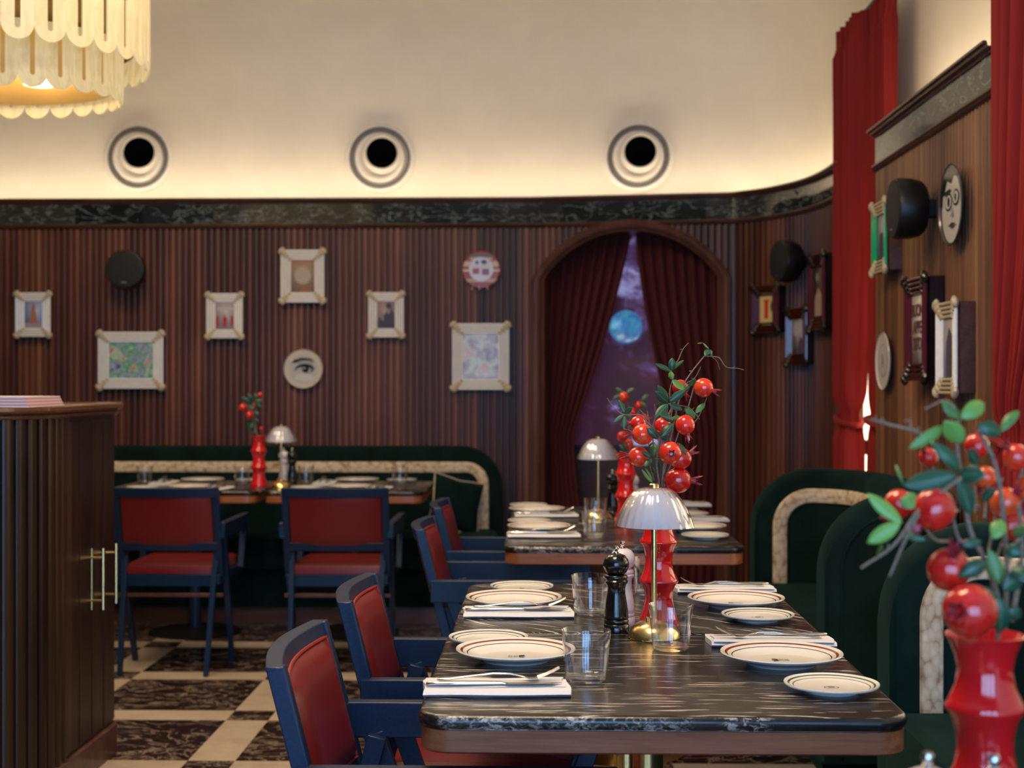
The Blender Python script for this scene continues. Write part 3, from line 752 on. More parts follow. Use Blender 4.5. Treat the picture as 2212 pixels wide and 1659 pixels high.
# ------------------------------------------------------------------ pictures, plates and speakers on the walls
def rods_side(bm, x0, x1, y0, y1, nrod, horizontal, zstep, mi, taper):
    w = (y1 - y0) if horizontal else (x1 - x0)
    r = abs(w) / nrod / 2
    for k in range(nrod):
        f = (k + 0.5) / nrod; q = f  # 0 outer -> 1 inner
        z = 0.018 - zstep * k
        if horizontal: y = y0 + (y1 - y0) * f; tube(bm, [(x0 + taper * f, y, z), (x1 - taper * f, y, z)], r * 0.80, 8, mi)
        else: x = x0 + (x1 - x0) * f; tube(bm, [(x, y0 + taper * f, z), (x, y1 - taper * f, z)], r * 0.80, 8, mi)
def glass_frame(w, h, bw, mats, pic, label, cat='picture frame', group=None, depth=0.03):
    """face in local XY, +Z out of the wall; mats = (horizontal rods, vertical rods, corners)"""
    t = thing('picture_frame', label, cat, group=group)
    bm = bmesh.new(); rloft(bm, w - 0.01, h - 0.01, 0.004, [(0, -depth), (0, 0.004), (0.003, 0.006)]); obj('backing', bm, M['frame_dark'] if mats[2] is M['frame_dark'] else M['wood_trim'], t)
    bm = bmesh.new()
    rods_side(bm, -w / 2 + bw * 0.3, w / 2 - bw * 0.3, h / 2, h / 2 - bw, 4, True, 0.002, 0, bw * 0.8)
    obj('glass_rods', bm, mats[0], t); bm = bmesh.new()
    rods_side(bm, -w / 2 + bw * 0.3, w / 2 - bw * 0.3, -h / 2, -h / 2 + bw, 4, True, 0.002, 0, bw * 0.8)
    obj('glass_rods', bm, mats[0], t)
    bm = bmesh.new()
    rods_side(bm, -w / 2, -w / 2 + bw, -h / 2 + bw * 0.3, h / 2 - bw * 0.3, 4, False, 0.002, 0, bw * 0.8)
    obj('glass_rods', bm, mats[1], t); bm = bmesh.new()
    rods_side(bm, w / 2, w / 2 - bw, -h / 2 + bw * 0.3, h / 2 - bw * 0.3, 4, False, 0.002, 0, bw * 0.8)
    obj('glass_rods', bm, mats[1], t)
    for sx in (-1, 1):
        for sy in (-1, 1):
            bm = bmesh.new()
            for k in range(4):
                f = k / 3.0; c0 = Vector((sx * (w / 2 - bw * (0.12 + 0.75 * f)), sy * (h / 2 - bw * (0.12 + 0.75 * f)), 0.022 - 0.002 * k))
                rr = bw * (0.36 - 0.05 * k)
                m = Matrix.Translation(c0) @ Matrix.Rotation(math.atan2(sy, sx), 4, 'Z') @ Matrix.Diagonal((0.8, 1.15, 0.6, 1))
                bmesh.ops.create_uvsphere(bm, u_segments=10, v_segments=6, radius=rr, matrix=m)
            obj('corner_ornament', bm, mats[2], t)
    p = pic(w - 2 * bw + 0.006, h - 2 * bw + 0.006)
    p.parent = t; p.location = (0, 0, 0.008)
    return t
def pic_shapes(bg, shapes):
    def f(w, h):
        bm = bmesh.new(); mats = [flat(bg)]
        box(bm, -w / 2, w / 2, -h / 2, h / 2, 0, 0.001)
        for i, (col, pts) in enumerate(shapes):
            mats.append(flat(col)); z = 0.0016 + 0.0005 * i
            vs = [bm.verts.new((x * w, y * h, z)) for x, y in pts]; bm.faces.new(vs).material_index = i + 1
        return obj('picture', bm, mats, sharp=0)
    return f
def ell(cx, cy, rx, ry, n=20, a0=0, a1=2 * PI): return [(cx + rx * math.cos(a0 + (a1 - a0) * k / n), cy + ry * math.sin(a0 + (a1 - a0) * k / n)) for k in range(n)]
def pic_mat(m):
    def f(w, h):
        bm = bmesh.new(); box(bm, -w / 2, w / 2, -h / 2, h / 2, 0, 0.001); return obj('picture', bm, m)
    return f
def orient(o, pos, nrm):
    """local Z -> wall normal, local Y -> up"""
    z = Vector(nrm).normalized(); y = Vector((0, 0, 1)); x = y.cross(z).normalized(); y = z.cross(x)
    m = Matrix((x, y, z)).transposed().to_4x4(); m.translation = pos; o.matrix_world = m
WH = (M['frame_white'], M['frame_white'], M['frame_gold']); CL = (M['frame_clear'], M['frame_clear'], M['frame_gold'])
DK = (M['frame_ember'], M['frame_wine'], M['frame_dark'])
WY = 8.087
def on_back(o, x0, x1, y0, y1, yy=WY): 
    p = PY((x0 + x1) / 2, (y0 + y1) / 2, yy); orient(o, p, (0, -1, 0))
def bsize(x0, x1, y0, y1, d=8.16): return ((x1 - x0) * d / FP, (y1 - y0) * d / FP)
GF = 'glass-rod picture frames on the back wall'
b = (35, 112, 632, 728); w_, h_ = bsize(*b)
on_back(glass_frame(w_, h_, 0.052, WH, pic_shapes((0.30, 0.36, 0.58), [((0.34, 0.30, 0.34), [(-.5, -.5), (.5, -.5), (.5, -.3), (-.5, -.3)]), ((0.42, 0.16, 0.12), [(-.22, -.32), (.22, -.32), (.12, .1), (.05, .42), (-.05, .42), (-.12, .1)])]), 'small white glass-rod frame with a red tower picture, leftmost on the back wall', group=GF), *b)
b = (447, 526, 634, 731); w_, h_ = bsize(*b)
on_back(glass_frame(w_, h_, 0.052, WH, pic_shapes((0.42, 0.38, 0.42), [((0.52, 0.46, 0.48), [(-.4, .2), (.4, .2), (.4, .3), (-.4, .3)]), ((0.45, 0.02, 0.02), [(-.08, -.4), (.08, -.4), (.10, -.1), (0, .05), (-.10, -.1)]), ((0.40, 0.05, 0.05), [(-.45, -.35), (-.3, -.35), (-.3, 0), (-.45, 0)]), ((0.40, 0.05, 0.05), [(.3, -.35), (.45, -.35), (.45, 0), (.3, 0)])]), 'small white glass-rod frame with red figures in a pale hall, above the flowered table', group=GF), *b)
b = (607, 702, 540, 654); w_, h_ = bsize(*b)
on_back(glass_frame(w_, h_, 0.060, WH, pic_shapes((0.36, 0.27, 0.19), [((0.42, 0.34, 0.27), ell(0, 0.02, .34, .26)), ((0.40, 0.16, 0.10), [(-.38, .38), (.38, .38), (.38, .44), (-.38, .44)]), ((0.45, 0.08, 0.05), [(-.1, -.44), (.3, -.44), (.3, -.36), (-.1, -.36)])]), 'topmost white glass-rod frame with a beige medallion picture, above the eye plate', group=GF), *b)
b = (796, 873, 632, 729); w_, h_ = bsize(*b)
on_back(glass_frame(w_, h_, 0.052, WH, pic_shapes((0.34, 0.26, 0.28), [((0.03, 0.02, 0.035), [(-.45, -.45), (.45, -.45), (.42, .05), (.25, .3), (.05, .2), (-.1, 0), (-.4, -.1)]), ((0.25, 0.19, 0.19), ell(.12, .18, .12, .14)), ((0.22, 0.16, 0.17), ell(-.2, -.08, .10, .12)), ((0.03, 0.02, 0.03), ell(.14, .33, .16, .1))]), 'small white glass-rod frame with a dark photograph of two people embracing', group=GF), *b)
b = (213, 355, 717, 840); w_, h_ = bsize(*b)
on_back(glass_frame(w_, h_, 0.062, CL, pic_mat(M['pic_flowers']), 'wide clear glass-rod frame with a green and pink flower picture, under the round speaker', group=GF), *b)
b = (977, 1100, 699, 842); w_, h_ = bsize(*b)
on_back(glass_frame(w_, h_, 0.062, CL, pic_mat(M['pic_garden']), 'large upright clear glass-rod frame left of the arch, below the ornate round plate', group=GF), *b)

def speaker(label):
    t = thing('wall_speaker', label, 'speaker', group='round black wall speakers')
    bm = bmesh.new(); lathe(bm, [(0, -0.02), (0.085, -0.02), (0.100, -0.005), (0.108, 0.03), (0.109, 0.075), (0.105, 0.085), (0.102, 0.086)], 48); obj('housing', bm, M['black_plastic'], t)
    bm = bmesh.new(); lathe(bm, [(0.1025, 0.083), (0.101, 0.090), (0.06, 0.096), (0, 0.098)], 48); obj('grille', bm, M['speaker_cloth'], t)
    bm = bmesh.new(); rloft(bm, 0.03, 0.007, 0.002, [(0, 0.09), (0, 0.0955)], c=(0, -0.075)); obj('badge', bm, M['grey_metal'], t)
    bm = bmesh.new(); box(bm, -0.03, 0.03, -0.03, 0.03, -0.06, -0.015); obj('bracket', bm, M['black_plastic'], t)
    return t
sp = speaker(''); p = PY(278, 584, 8.02); sp['used'] = 1; sp['label'] = 'round black speaker on the back wall above the wide flower picture'; orient(sp, p, (0, -1, 0))
def path_px(px, n=0.0):
    best = None
    for k in range(600):
        s = BACK.L * (0.5 + 0.5 * k / 600); q = BACK.off(s, FACE + 0.012 + n, 0); d = q.dot(FW); x = 1106 + q.dot(RT) / d * FP
        if best is None or abs(x - px) < best[0]: best = (abs(x - px), s, d)
    return best[1], best[2]
def on_curve(o, px, py, n):
    s, d = path_px(px, n); q, t, nn = BACK.at(s); z = CZ + (829.5 - py) / FP * d
    pos = BACK.off(s, FACE + 0.012 + n, z); orient(o, pos, nn); return d
s2 = copy_tree(sp); s2['label'] = 'round black speaker on the curved corner wall left of the scarlet curtain'; on_curve(s2, 1714, 565, 0.06)
s3 = copy_tree(sp); s3['label'] = 'round black speaker on the right-hand wood pier beside the face plate'
PIX = 1.356 - FACE - 0.012
def on_pier(o, px, py, off):
    p = PX(px, py, PIX - off); orient(o, p, (-1, 0, 0))
on_pier(s3, 1982, 451, 0.06)

def wplate(label, r, mats_shapes, bg, cat='decorative plate'):
    t = thing('wall_plate', label, cat, group='decorative plates on the walls')
    bm = bmesh.new(); lathe(bm, [(0, -0.012), (r * 0.6, -0.012), (r * 0.97, 0.004), (r, 0.008), (r * 0.985, 0.011), (r * 0.94, 0.0062), (0, 0.006)], 48)
    obj('plate_body', bm, flat(bg, 0.15), t)
    bm = bmesh.new(); mats = []
    for i, (col, pts) in enumerate(mats_shapes):
        mats.append(flat(col, 0.25)); rr = []
        for x, y in pts:
            q = math.hypot(x, y); z = 0.0064
            rr.append(bm.verts.new((x * r, y * r, z + 0.0006 * (i + 1))))
        bm.faces.new(rr).material_index = i
    obj('plate_picture', bm, mats, t, sharp=0)
    return t
G = lambda g: (g, g * 0.97, g * 0.92)
eye = wplate('white plate with a black and grey drawing of one eye, low on the back wall', 0.112, [
    (G(0.50), ell(0, 0, .72, .72, 36)), (G(0.36), ell(0.05, .35, .5, .22)), (G(0.02), [(-.62, .28), (-.45, .45), (-.1, .56), (.35, .52), (.6, .36), (.3, .42), (-.1, .42), (-.4, .30)]),
    (G(0.62), ell(0.05, -.45, .5, .2)), (G(0.10), ell(0.08, 0.0, .48, .25)), (G(0.5), ell(0.02, -.08, .38, .17)), (G(0.01), ell(0.12, -.03, .18, .18)), (G(0.01), [(-.5, -.1), (-.3, .12), (.1, .26), (.45, .18), (.62, -.02), (.4, .08), (.1, .13), (-.2, .05)]), (G(0.7), ell(.06, .03, .045, .04))], (0.60, 0.55, 0.46))
on_back(eye, 613, 698, 755, 838)
orn = wplate('ornate round plate banded red, gold and cream with a white centre, left of the arch', 0.108, [
    ((0.30, 0.03, 0.02), ell(0, 0, .93, .93, 30)), ((0.55, 0.42, 0.25), [(-.95, .15), (.95, .15), (.85, .42), (-.85, .42)]), ((0.10, 0.07, 0.04), [(-.75, .62), (.75, .62), (.5, .82), (-.5, .82)]), ((0.55, 0.42, 0.25), [(-.6, .5), (.6, .5), (.55, .62), (-.55, .62)]), ((0.45, 0.30, 0.12), [(-.85, -.50), (.85, -.50), (.7, -.68), (-.7, -.68)]), ((0.60, 0.48, 0.30), [(-.97, -.12), (.97, -.12), (.97, .0), (-.97, .0)]),
    ((0.62, 0.62, 0.78), ell(0, 0.0, .64, .64, 30)), ((0.30, 0.06, 0.08), [(-.45, -.25), (-.1, -.25), (-.1, .05), (-.45, .05)]), ((0.25, 0.08, 0.10), [(.05, -.3), (.42, -.3), (.42, 0.02), (.05, .02)]), ((0.66, 0.58, 0.50), [(-.5, .06), (.5, .06), (.5, .2), (-.5, .2)]), ((0.05, 0.05, 0.12), ell(.15, .38, .16, .12)), ((0.10, 0.10, 0.25), ell(-.22, .36, .1, .1))], (0.35, 0.08, 0.05))
bm = bmesh.new()
for x in (-0.05, -0.01, 0.035): tube(bm, [(x, -0.098, 0.01), (x * 1.1, -0.117, 0.01)], 0.004, 6)
obj('pendant', bm, M['frame_gold'], orn)
on_back(orn, 997, 1082, 540, 624)
# dark frames on the curved corner
GD = 'dark glass-rod frames with wine-coloured sides'
f = glass_frame(0.225, 0.262, 0.062, DK, pic_shapes((0.10, 0.02, 0.03), [((0.75, 0.55, 0.22), [(-.32, -.62), (.32, -.62), (.5, -.5), (.5, .5), (.32, .62), (-.32, .62), (-.5, .5), (-.5, -.5)]), ((0.60, 0.04, 0.03), [(-.14, -.36), (.14, -.36), (.14, .30), (.3, .36), (-.3, .36), (-.14, .3)]), ((0.08, 0.05, 0.03), ell(.38, .1, .06, .2))]), 'dark frame with a yellow and red label, leftmost on the curved corner', group=GD)
on_curve(f, 1658, 668, 0.03)
f = glass_frame(0.25, 0.30, 0.062, DK, pic_shapes((0.36, 0.33, 0.38), [((0.10, 0.08, 0.14), [(-.1, -.5), (.4, -.5), (.45, -.1), (.2, 0)]), ((0.46, 0.43, 0.47), ell(-.1, .2, .3, .2))]), 'dark frame with a grey picture under the corner speaker', group=GD)
on_curve(f, 1727, 727, 0.03)
f = glass_frame(0.29, 0.385, 0.066, (M['frame_ember'], M['frame_wine'], M['frame_dark']), pic_shapes((0.07, 0.06, 0.06), [((0.45, 0.36, 0.27), [(-.4, -.45), (.3, -.45), (.45, -.1), (0, .1), (-.4, -.1)]), ((0.4, 0.38, 0.36), ell(-.1, .3, .12, .08))]), 'tall dark frame beside the scarlet curtain, furthest right on the curved corner', group=GD, depth=0.04)
on_curve(f, 1772, 632, 0.035)
# pier
f = glass_frame(0.24, 0.285, 0.055, (M['frame_gold'], M['frame_green'], M['frame_gold']), pic_shapes((0.28, 0.27, 0.36), [((0.05, 0.05, 0.10), [(-.3, -.5), (.3, -.5), (.2, .1), (-.2, .1)])]), 'small frame with green glass sides and shell corners, high on the pier beside the curtain', group='frames on the right-hand pier', depth=0.05)
on_pier(f, 1909, 513, 0.045)
face = wplate('plate with a black and white drawn face in spectacles, high on the right-hand pier', 0.137, [
    (G(0.55), ell(0.05, -0.08, .80, .86, 36)), (G(0.01), [(-.9, .1), (-.85, .5), (-.4, .9), (.2, .97), (.7, .68), (.55, .60), (.3, .66), (.1, .5), (-.25, .62), (-.45, .4), (-.62, .3), (-.7, 0)]),
    (G(0.02), ell(-.15, .08, .30, .22)), (G(0.55), ell(-.15, .08, .25, .17)), (G(0.02), ell(-.12, .08, .10, .12)), (G(0.02), ell(.5, .1, .26, .20)), (G(0.55), ell(.5, .1, .21, .15)), (G(0.02), ell(.5, .1, .08, .1)),
    (G(0.02), [(-.5, .36), (.1, .38), (.1, .31), (-.5, .28)]), (G(0.10), [(.18, 0.05), (.28, -.3), (.1, -.33), (.14, -.28), (.2, -.27)]), (G(0.05), [(-.1, -.52), (.2, -.47), (.5, -.52), (.2, -.6)])], (0.06, 0.06, 0.07))
on_pier(face, 2058, 442, 0.03)
face.matrix_world = face.matrix_world @ Matrix.Rotation(0.05, 4, 'Z')
f = glass_frame(0.29, 0.375, 0.066, DK, pic_shapes((0.52, 0.48, 0.44), []), 'large dark frame with a cream poster lettered in black, middle of the pier', group=GD, depth=0.05)
def text(body, size, mat, parent, loc, ext=0.0006, rot=(0, 0, 0), sx=1.0):
    cu = bpy.data.curves.new('txt', 'FONT'); cu.body = body; cu.size = size; cu.align_x = 'CENTER'; cu.align_y = 'CENTER'; cu.extrude = ext
    cu.offset = size * 0.02
    o = bpy.data.objects.new('txt', cu); C.objects.link(o)
    me = bpy.data.meshes.new_from_object(o.evaluated_get(bpy.context.evaluated_depsgraph_get())); bpy.data.objects.remove(o)
    me.materials.clear(); me.materials.append(mat)
    q = bpy.data.objects.new('lettering', me); C.objects.link(q); q.parent = parent; q.location = loc; q.rotation_euler = rot; q.scale = (sx, 1, 1)
    return q
ink = flat((0.14, 0.05, 0.05))
for tx, yy in (('BUON', 0.065), ('APPE', 0.005), ('TITO', -0.055)): text(tx, 0.062, ink, f, (0, yy, 0.011), sx=0.82)
on_pier(f, 1988, 711, 0.045)
f = glass_frame(0.235, 0.31, 0.058, (M['frame_gold'], M['frame_clear'], M['frame_gold']), pic_shapes((0.34, 0.30, 0.34), [((0.07, 0.06, 0.09), [(-.3, -.5), (.4, -.5), (.3, .2), (0, .35), (-.25, .1)])]), 'white glass-rod frame with ribbed pale ends, nearest the right-hand curtain on the pier', group='frames on the right-hand pier', depth=0.05)
on_pier(f, 2056, 752, 0.045)
pw = wplate('plain white plate with faint grey drawing, low on the pier beside the scarlet curtain', 0.117, [(G(0.45), ell(0, 0, .6, .6, 24)), (G(0.58), ell(0.05, 0.05, .5, .5, 24)), (G(0.35), [(-.2, -.3), (0, -.1), (.25, -.35), (.1, .2), (-.15, .3)])], (0.62, 0.58, 0.55))
on_pier(pw, 1911, 780, 0.02)

# ------------------------------------------------------------------ host stand
HS = thing('host_stand', 'dark walnut tambour host stand with rounded corner and brass handles at the left edge', 'host stand')
hx = -1.38 - 0.105
hp = [(hx, 4.87), (hx, 4.35)] + [(hx - 0.42 + 0.42 * math.cos(a), 4.33 - 0.42 * math.sin(a)) for a in [PI / 2 * k / 14 for k in range(15)]] + [(-2.9, 3.91)]
HP = Path(hp)  # runs towards the camera then left; room side must be +X
HPr = Path(hp[::-1])
bm = bmesh.new(); 
fl = HPr
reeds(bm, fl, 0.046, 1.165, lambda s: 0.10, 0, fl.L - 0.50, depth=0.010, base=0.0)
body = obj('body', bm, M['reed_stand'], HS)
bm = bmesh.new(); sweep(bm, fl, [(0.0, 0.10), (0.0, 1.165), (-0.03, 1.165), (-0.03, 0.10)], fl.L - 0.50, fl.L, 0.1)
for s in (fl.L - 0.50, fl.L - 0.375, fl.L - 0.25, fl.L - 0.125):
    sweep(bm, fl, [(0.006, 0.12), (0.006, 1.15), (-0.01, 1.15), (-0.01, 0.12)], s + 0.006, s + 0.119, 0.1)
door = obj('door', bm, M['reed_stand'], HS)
bm = bmesh.new(); sweep(bm, fl, [(-0.02, 0.0), (0.014, 0.0), (0.014, 0.10), (0.006, 0.105), (-0.02, 0.105)], 0, None, 0.05); obj('plinth', bm, M['wood_trim'], HS)
bm = bmesh.new()
def hs_top(o0, z0, z1, bmx):
    pts = []
    n = 40
    lo = []; 
    for k in range(n + 1): lo.append(fl.off(fl.L * k / n, o0, 0))
    lo.append(Vector((-2.9, 4.87 + o0, 0)))
    lo[-2] = Vector((hx + o0, 4.87 + o0, 0))
    a = [bmx.verts.new((p.x, p.y, z0)) for p in lo]; b = [bmx.verts.new((p.x, p.y, z1)) for p in lo]
    bmx.faces.new(a); bmx.faces.new(b[::-1])
    for i in range(len(a)): j = (i + 1) % len(a); bmx.faces.new([a[i], b[i], b[j], a[j]])
hs_top(0.018, 1.165, 1.182, bm); hs_top(0.030, 1.182, 1.208, bm)
obj('top', bm, M['wood_top'], HS, bevel=0.008)
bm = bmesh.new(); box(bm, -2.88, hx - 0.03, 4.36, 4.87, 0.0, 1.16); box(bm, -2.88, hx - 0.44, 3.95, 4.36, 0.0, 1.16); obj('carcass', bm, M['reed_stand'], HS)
for k, yy in enumerate((4.60, 4.74)):
    bm = bmesh.new(); tube(bm, [(hx + 0.050, yy, 0.535), (hx + 0.050, yy, 0.735)], 0.006, 10)
    if k == 0: tube(bm, [(hx + 0.012, yy, 0.535), (hx + 0.012, yy, 0.735)], 0.004, 8)
    for z in (0.565, 0.705): tube(bm, [(hx + 0.0, yy, z), (hx + 0.05, yy, z)], 0.005, 8)
    obj('handle', bm, M['brass'], door)
bm = bmesh.new()
for k in range(7): box(bm, -0.12, 0.115 - 0.002 * k, -0.16, 0.16, 0.004 * k, 0.004 * k + 0.0036, k % 2)
p = PZ(-5, 874, 1.209)
p = Vector((-1.60 - 0.02, 4.15, 1.209))
tag(obj('menu_stack', bm, [flat((0.72, 0.62, 0.64)), flat((0.62, 0.30, 0.33))], loc=PZ(10, 878, 1.209), rot=(0, 0, 0.05)), 'stack of pink and white menus lying on the host stand', 'menus')

# ------------------------------------------------------------------ tables
def make_table(name, label, marble, loc, rot=0, col='brass', w=0.779, d=0.742, group='square stone-topped tables'):
    t = thing(name, label, 'table', (loc[0], loc[1], 0), rot, group)
    th = 0.0235
    prof = [(0.006, 0.75 - th)] + [(0.010 - 0.010 * math.sin(a), 0.75 - th / 2 - (th / 2) * math.cos(a)) for a in [PI * k / 8 for k in range(1, 8)]] + [(0.012, 0.75)]
    bm = bmesh.new(); rloft(bm, w, d, 0.055, prof); obj('tabletop', bm, marble, t, sharp=0.9)
    bm = bmesh.new(); rloft(bm, w - 0.010, d - 0.010, 0.050, [(0.004, 0.689), (0, 0.692), (0, 0.7258)]); obj('wood_edge', bm, M['wood_table'], t, sharp=0.9)
    m = M['brass'] if col == 'brass' else M['frame_paint']
    bm = bmesh.new(); lathe(bm, [(0, 0.02), (0.030, 0.02), (0.030, 0.69), (0, 0.69)], 28); obj('column', bm, m, t)
    bm = bmesh.new(); lathe(bm, [(0, 0), (0.23, 0), (0.235, 0.008), (0.20, 0.018), (0.05, 0.030), (0, 0.030)], 40); obj('base', bm, m if col == 'brass' else M['black_plastic'], t)
    return t
XC = 0.1875
def ty(y0): return y0 + 0.371
T0 = make_table('dining_table', 'stone-topped table under the foreground vase, below the bottom right of the photo', M['marble_table'], (XC, ty(1.10)))
T1_ = make_table('dining_table', 'nearest stone-topped dining table with walnut edge and brass column', M['marble_table'], (XC, ty(2.225)))
T2_ = make_table('dining_table', 'second stone-topped table, pushed against the far side of the nearest one', M['marble_table_b'], (XC + 0.006, ty(2.972)))
T3_ = make_table('dining_table', 'nearer stone-topped table of the pair standing before the curtained arch', M['marble_table'], (0.258, ty(4.56)))
T3b = make_table('dining_table', 'farther stone-topped table of the pair standing before the curtained arch', M['marble_table'], (0.258, ty(5.307)))
T4_ = make_table('dining_table', 'right-hand table along the green back banquette, with dark column', M['marble_table'], (-0.975, ty(6.875)), col='dark')
T5_ = make_table('dining_table', 'left-hand table along the green back banquette, partly behind the host stand', M['marble_table'], (-1.785, ty(6.875)), col='dark')

# ------------------------------------------------------------------ armchair (faces local +X, origin under the top rear edge)
def make_chair():
    t = thing('armchair', '', 'chair')
    W = 0.47; hw = W / 2; fp = M['frame_paint']
    top, arm, zr = 0.815, 0.66, 0.53
    def px(z): return 0.012 + (0.815 - z) * 0.257
    for s in (-1, 1):
        bm = bmesh.new(); y = s * (hw - 0.016)
        beam(bm, (px(0.815) , y, 0.815), (px(0.42), y, 0.42), 0.030, 0.029); obj('back_post', bm, fp, t, bevel=0.0025)
        bm = bmesh.new(); y = s * (hw + 0.002)
        box(bm, px(0.60) - 0.02, 0.56, y - 0.016, y + 0.016, 0.592, arm); obj('armrest', bm, fp, t, bevel=0.003)
        bm = bmesh.new(); y = s * (hw - 0.002)
        beam(bm, (0.115, y, 0.60), (0.33, y - s * 0.01, 0.002), 0.026, 0.040, w2=0.022, t2=0.028); obj('leg', bm, fp, t, bevel=0.002)
        bm = bmesh.new()
        beam(bm, (0.125, y - s * 0.028, 0.60), (-0.03, y - s * 0.045, 0.002), 0.024, 0.036, w2=0.020, t2=0.026); obj('leg', bm, fp, t, bevel=0.002)
        bm = bmesh.new(); beam(bm, (0.54, y, 0.60), (0.47, y, 0.41), 0.026, 0.034); obj('arm_support', bm, fp, t, bevel=0.002)
    # curved top rail: bows towards the rear in the middle
    def rail(z0, z1, tk, bow):
        bm = bmesh.new(); n = 14; rows = []
        for k in range(n + 1):
            f = k / n; y = -hw + 0.003 + (W - 0.006) * f; b = -bow * math.sin(PI * f) 
            rows.append([bm.verts.new((px(z) + b + dx, y, z)) for z, dx in ((z0, -tk / 2), (z1, -tk / 2), (z1, tk / 2), (z0, tk / 2))])
        for a, b in zip(rows, rows[1:]):
            for k in range(4): bm.faces.new([a[k], a[(k + 1) % 4], b[(k + 1) % 4], b[k]])
        bm.faces.new(rows[0]); bm.faces.new(rows[-1][::-1]); return bm
    obj('top_rail', rail(0.776, 0.817, 0.030, 0.030), fp, t, bevel=0.002)
    obj('lower_rail', rail(0.535, 0.572, 0.026, 0.020), fp, t, bevel=0.002)
    # back cushion, follows the bow, padded on both faces
    bm = bmesh.new(); n = 16; m = 10; y0, y1, z0, z1 = -hw + 0.036, hw - 0.036, 0.562, 0.790
    front = []; back = []
    for j in range(m + 1):
        z = z0 + (z1 - z0) * j / m; fr = []; bk = []
        for i in range(n + 1):
            f = i / n; y = y0 + (y1 - y0) * f
            e = min(f, 1 - f, (j / m), 1 - j / m); pad = 0.024 * min(1, (e / 0.14)) ** 0.5 if e > 0 else 0.0
            b = -0.028 * math.sin(PI * (y + hw) / W)
            fr.append(bm.verts.new((px(z) + b + 0.014 + pad, y, z))); bk.append(bm.verts.new((px(z) + b - 0.006 - pad * 0.2, y, z)))
        front.append(fr); back.append(bk)
    for g in (front, back):
        for j in range(m):
            for i in range(n): bm.faces.new([g[j][i], g[j][i + 1], g[j + 1][i + 1], g[j + 1][i]])
    for i in range(n):
        bm.faces.new([front[0][i], front[0][i + 1], back[0][i + 1], back[0][i]]); bm.faces.new([front[m][i], front[m][i + 1], back[m][i + 1], back[m][i]])
    for j in range(m):
        bm.faces.new([front[j][0], front[j + 1][0], back[j + 1][0], back[j][0]]); bm.faces.new([front[j][n], front[j + 1][n], back[j + 1][n], back[j][n]])
    bc = obj('back_cushion', bm, M['red_leather'], t, sharp=0.9)
    loop = []
    for f in [k / 16 for k in range(17)]: loop.append((f, 1.0))
    for f in [k / 8 for k in range(1, 9)]: loop.append((1.0, 1 - f))
    for f in [k / 16 for k in range(1, 17)]: loop.append((1 - f, 0.0))
    for f in [k / 8 for k in range(1, 9)]: loop.append((0.0, f))
    pts = []
    for f, g in loop:
        y = y0 + (y1 - y0) * f; z = z0 + (z1 - z0) * g; pts.append((px(z) - 0.028 * math.sin(PI * (y + hw) / W) + 0.016, y, z))
    bm = bmesh.new(); tube(bm, pts, 0.0035, 6); obj('piping', bm, M['piping_red'], bc)
    bm = bmesh.new(); rloft(bm, 0.44, W - 0.04, 0.03, [(0.01, 0.425), (0, 0.43), (0, 0.452), (0.006, 0.466), (0.03, 0.474)], c=(0.31, 0)); obj('seat_cushion', bm, M['red_leather'], t)
    bm = bmesh.new()
    box(bm, 0.075, 0.53, -hw + 0.01, -hw + 0.034, 0.385, 0.428); box(bm, 0.075, 0.53, hw - 0.034, hw - 0.01, 0.385, 0.428)
    box(bm, 0.505, 0.53, -hw + 0.034, hw - 0.034, 0.385, 0.428); box(bm, 0.09, 0.115, -hw + 0.034, hw - 0.034, 0.375, 0.428)
    obj('seat_frame', bm, fp, t, bevel=0.002)
    bm = bmesh.new(); beam(bm, (0.10, -hw, 0.335), (0.10, hw, 0.335), 0.02, 0.016, side=Vector((1, 0, 0))); obj('stretcher', bm, M['wood_trim'], t, bevel=0.002)
    return t
chair = make_chair()
GC = 'navy armchairs with red leather backs'
for i, (xt, yc, lab) in enumerate(((-0.442, 2.495, 'nearest navy armchair with red leather back, left of the nearest table'), (-0.426, 3.175, 'navy armchair second from the camera, left of the second table'), (-0.400, 4.655, 'navy armchair at the nearer table before the arch, its arm end facing the camera'), (-0.402, 5.43, 'navy armchair farthest along the arch tables, beside the back banquette'))):
    place(chair, (xt, yc, 0), 0, lab, GC)
place(chair, (-0.912, 6.17, 0), PI / 2, 'dark armchair seen from behind, in front of the right-hand back table', GC)
place(chair, (-1.655, 6.17, 0), PI / 2, 'dark armchair seen from behind, partly behind the host stand', GC)

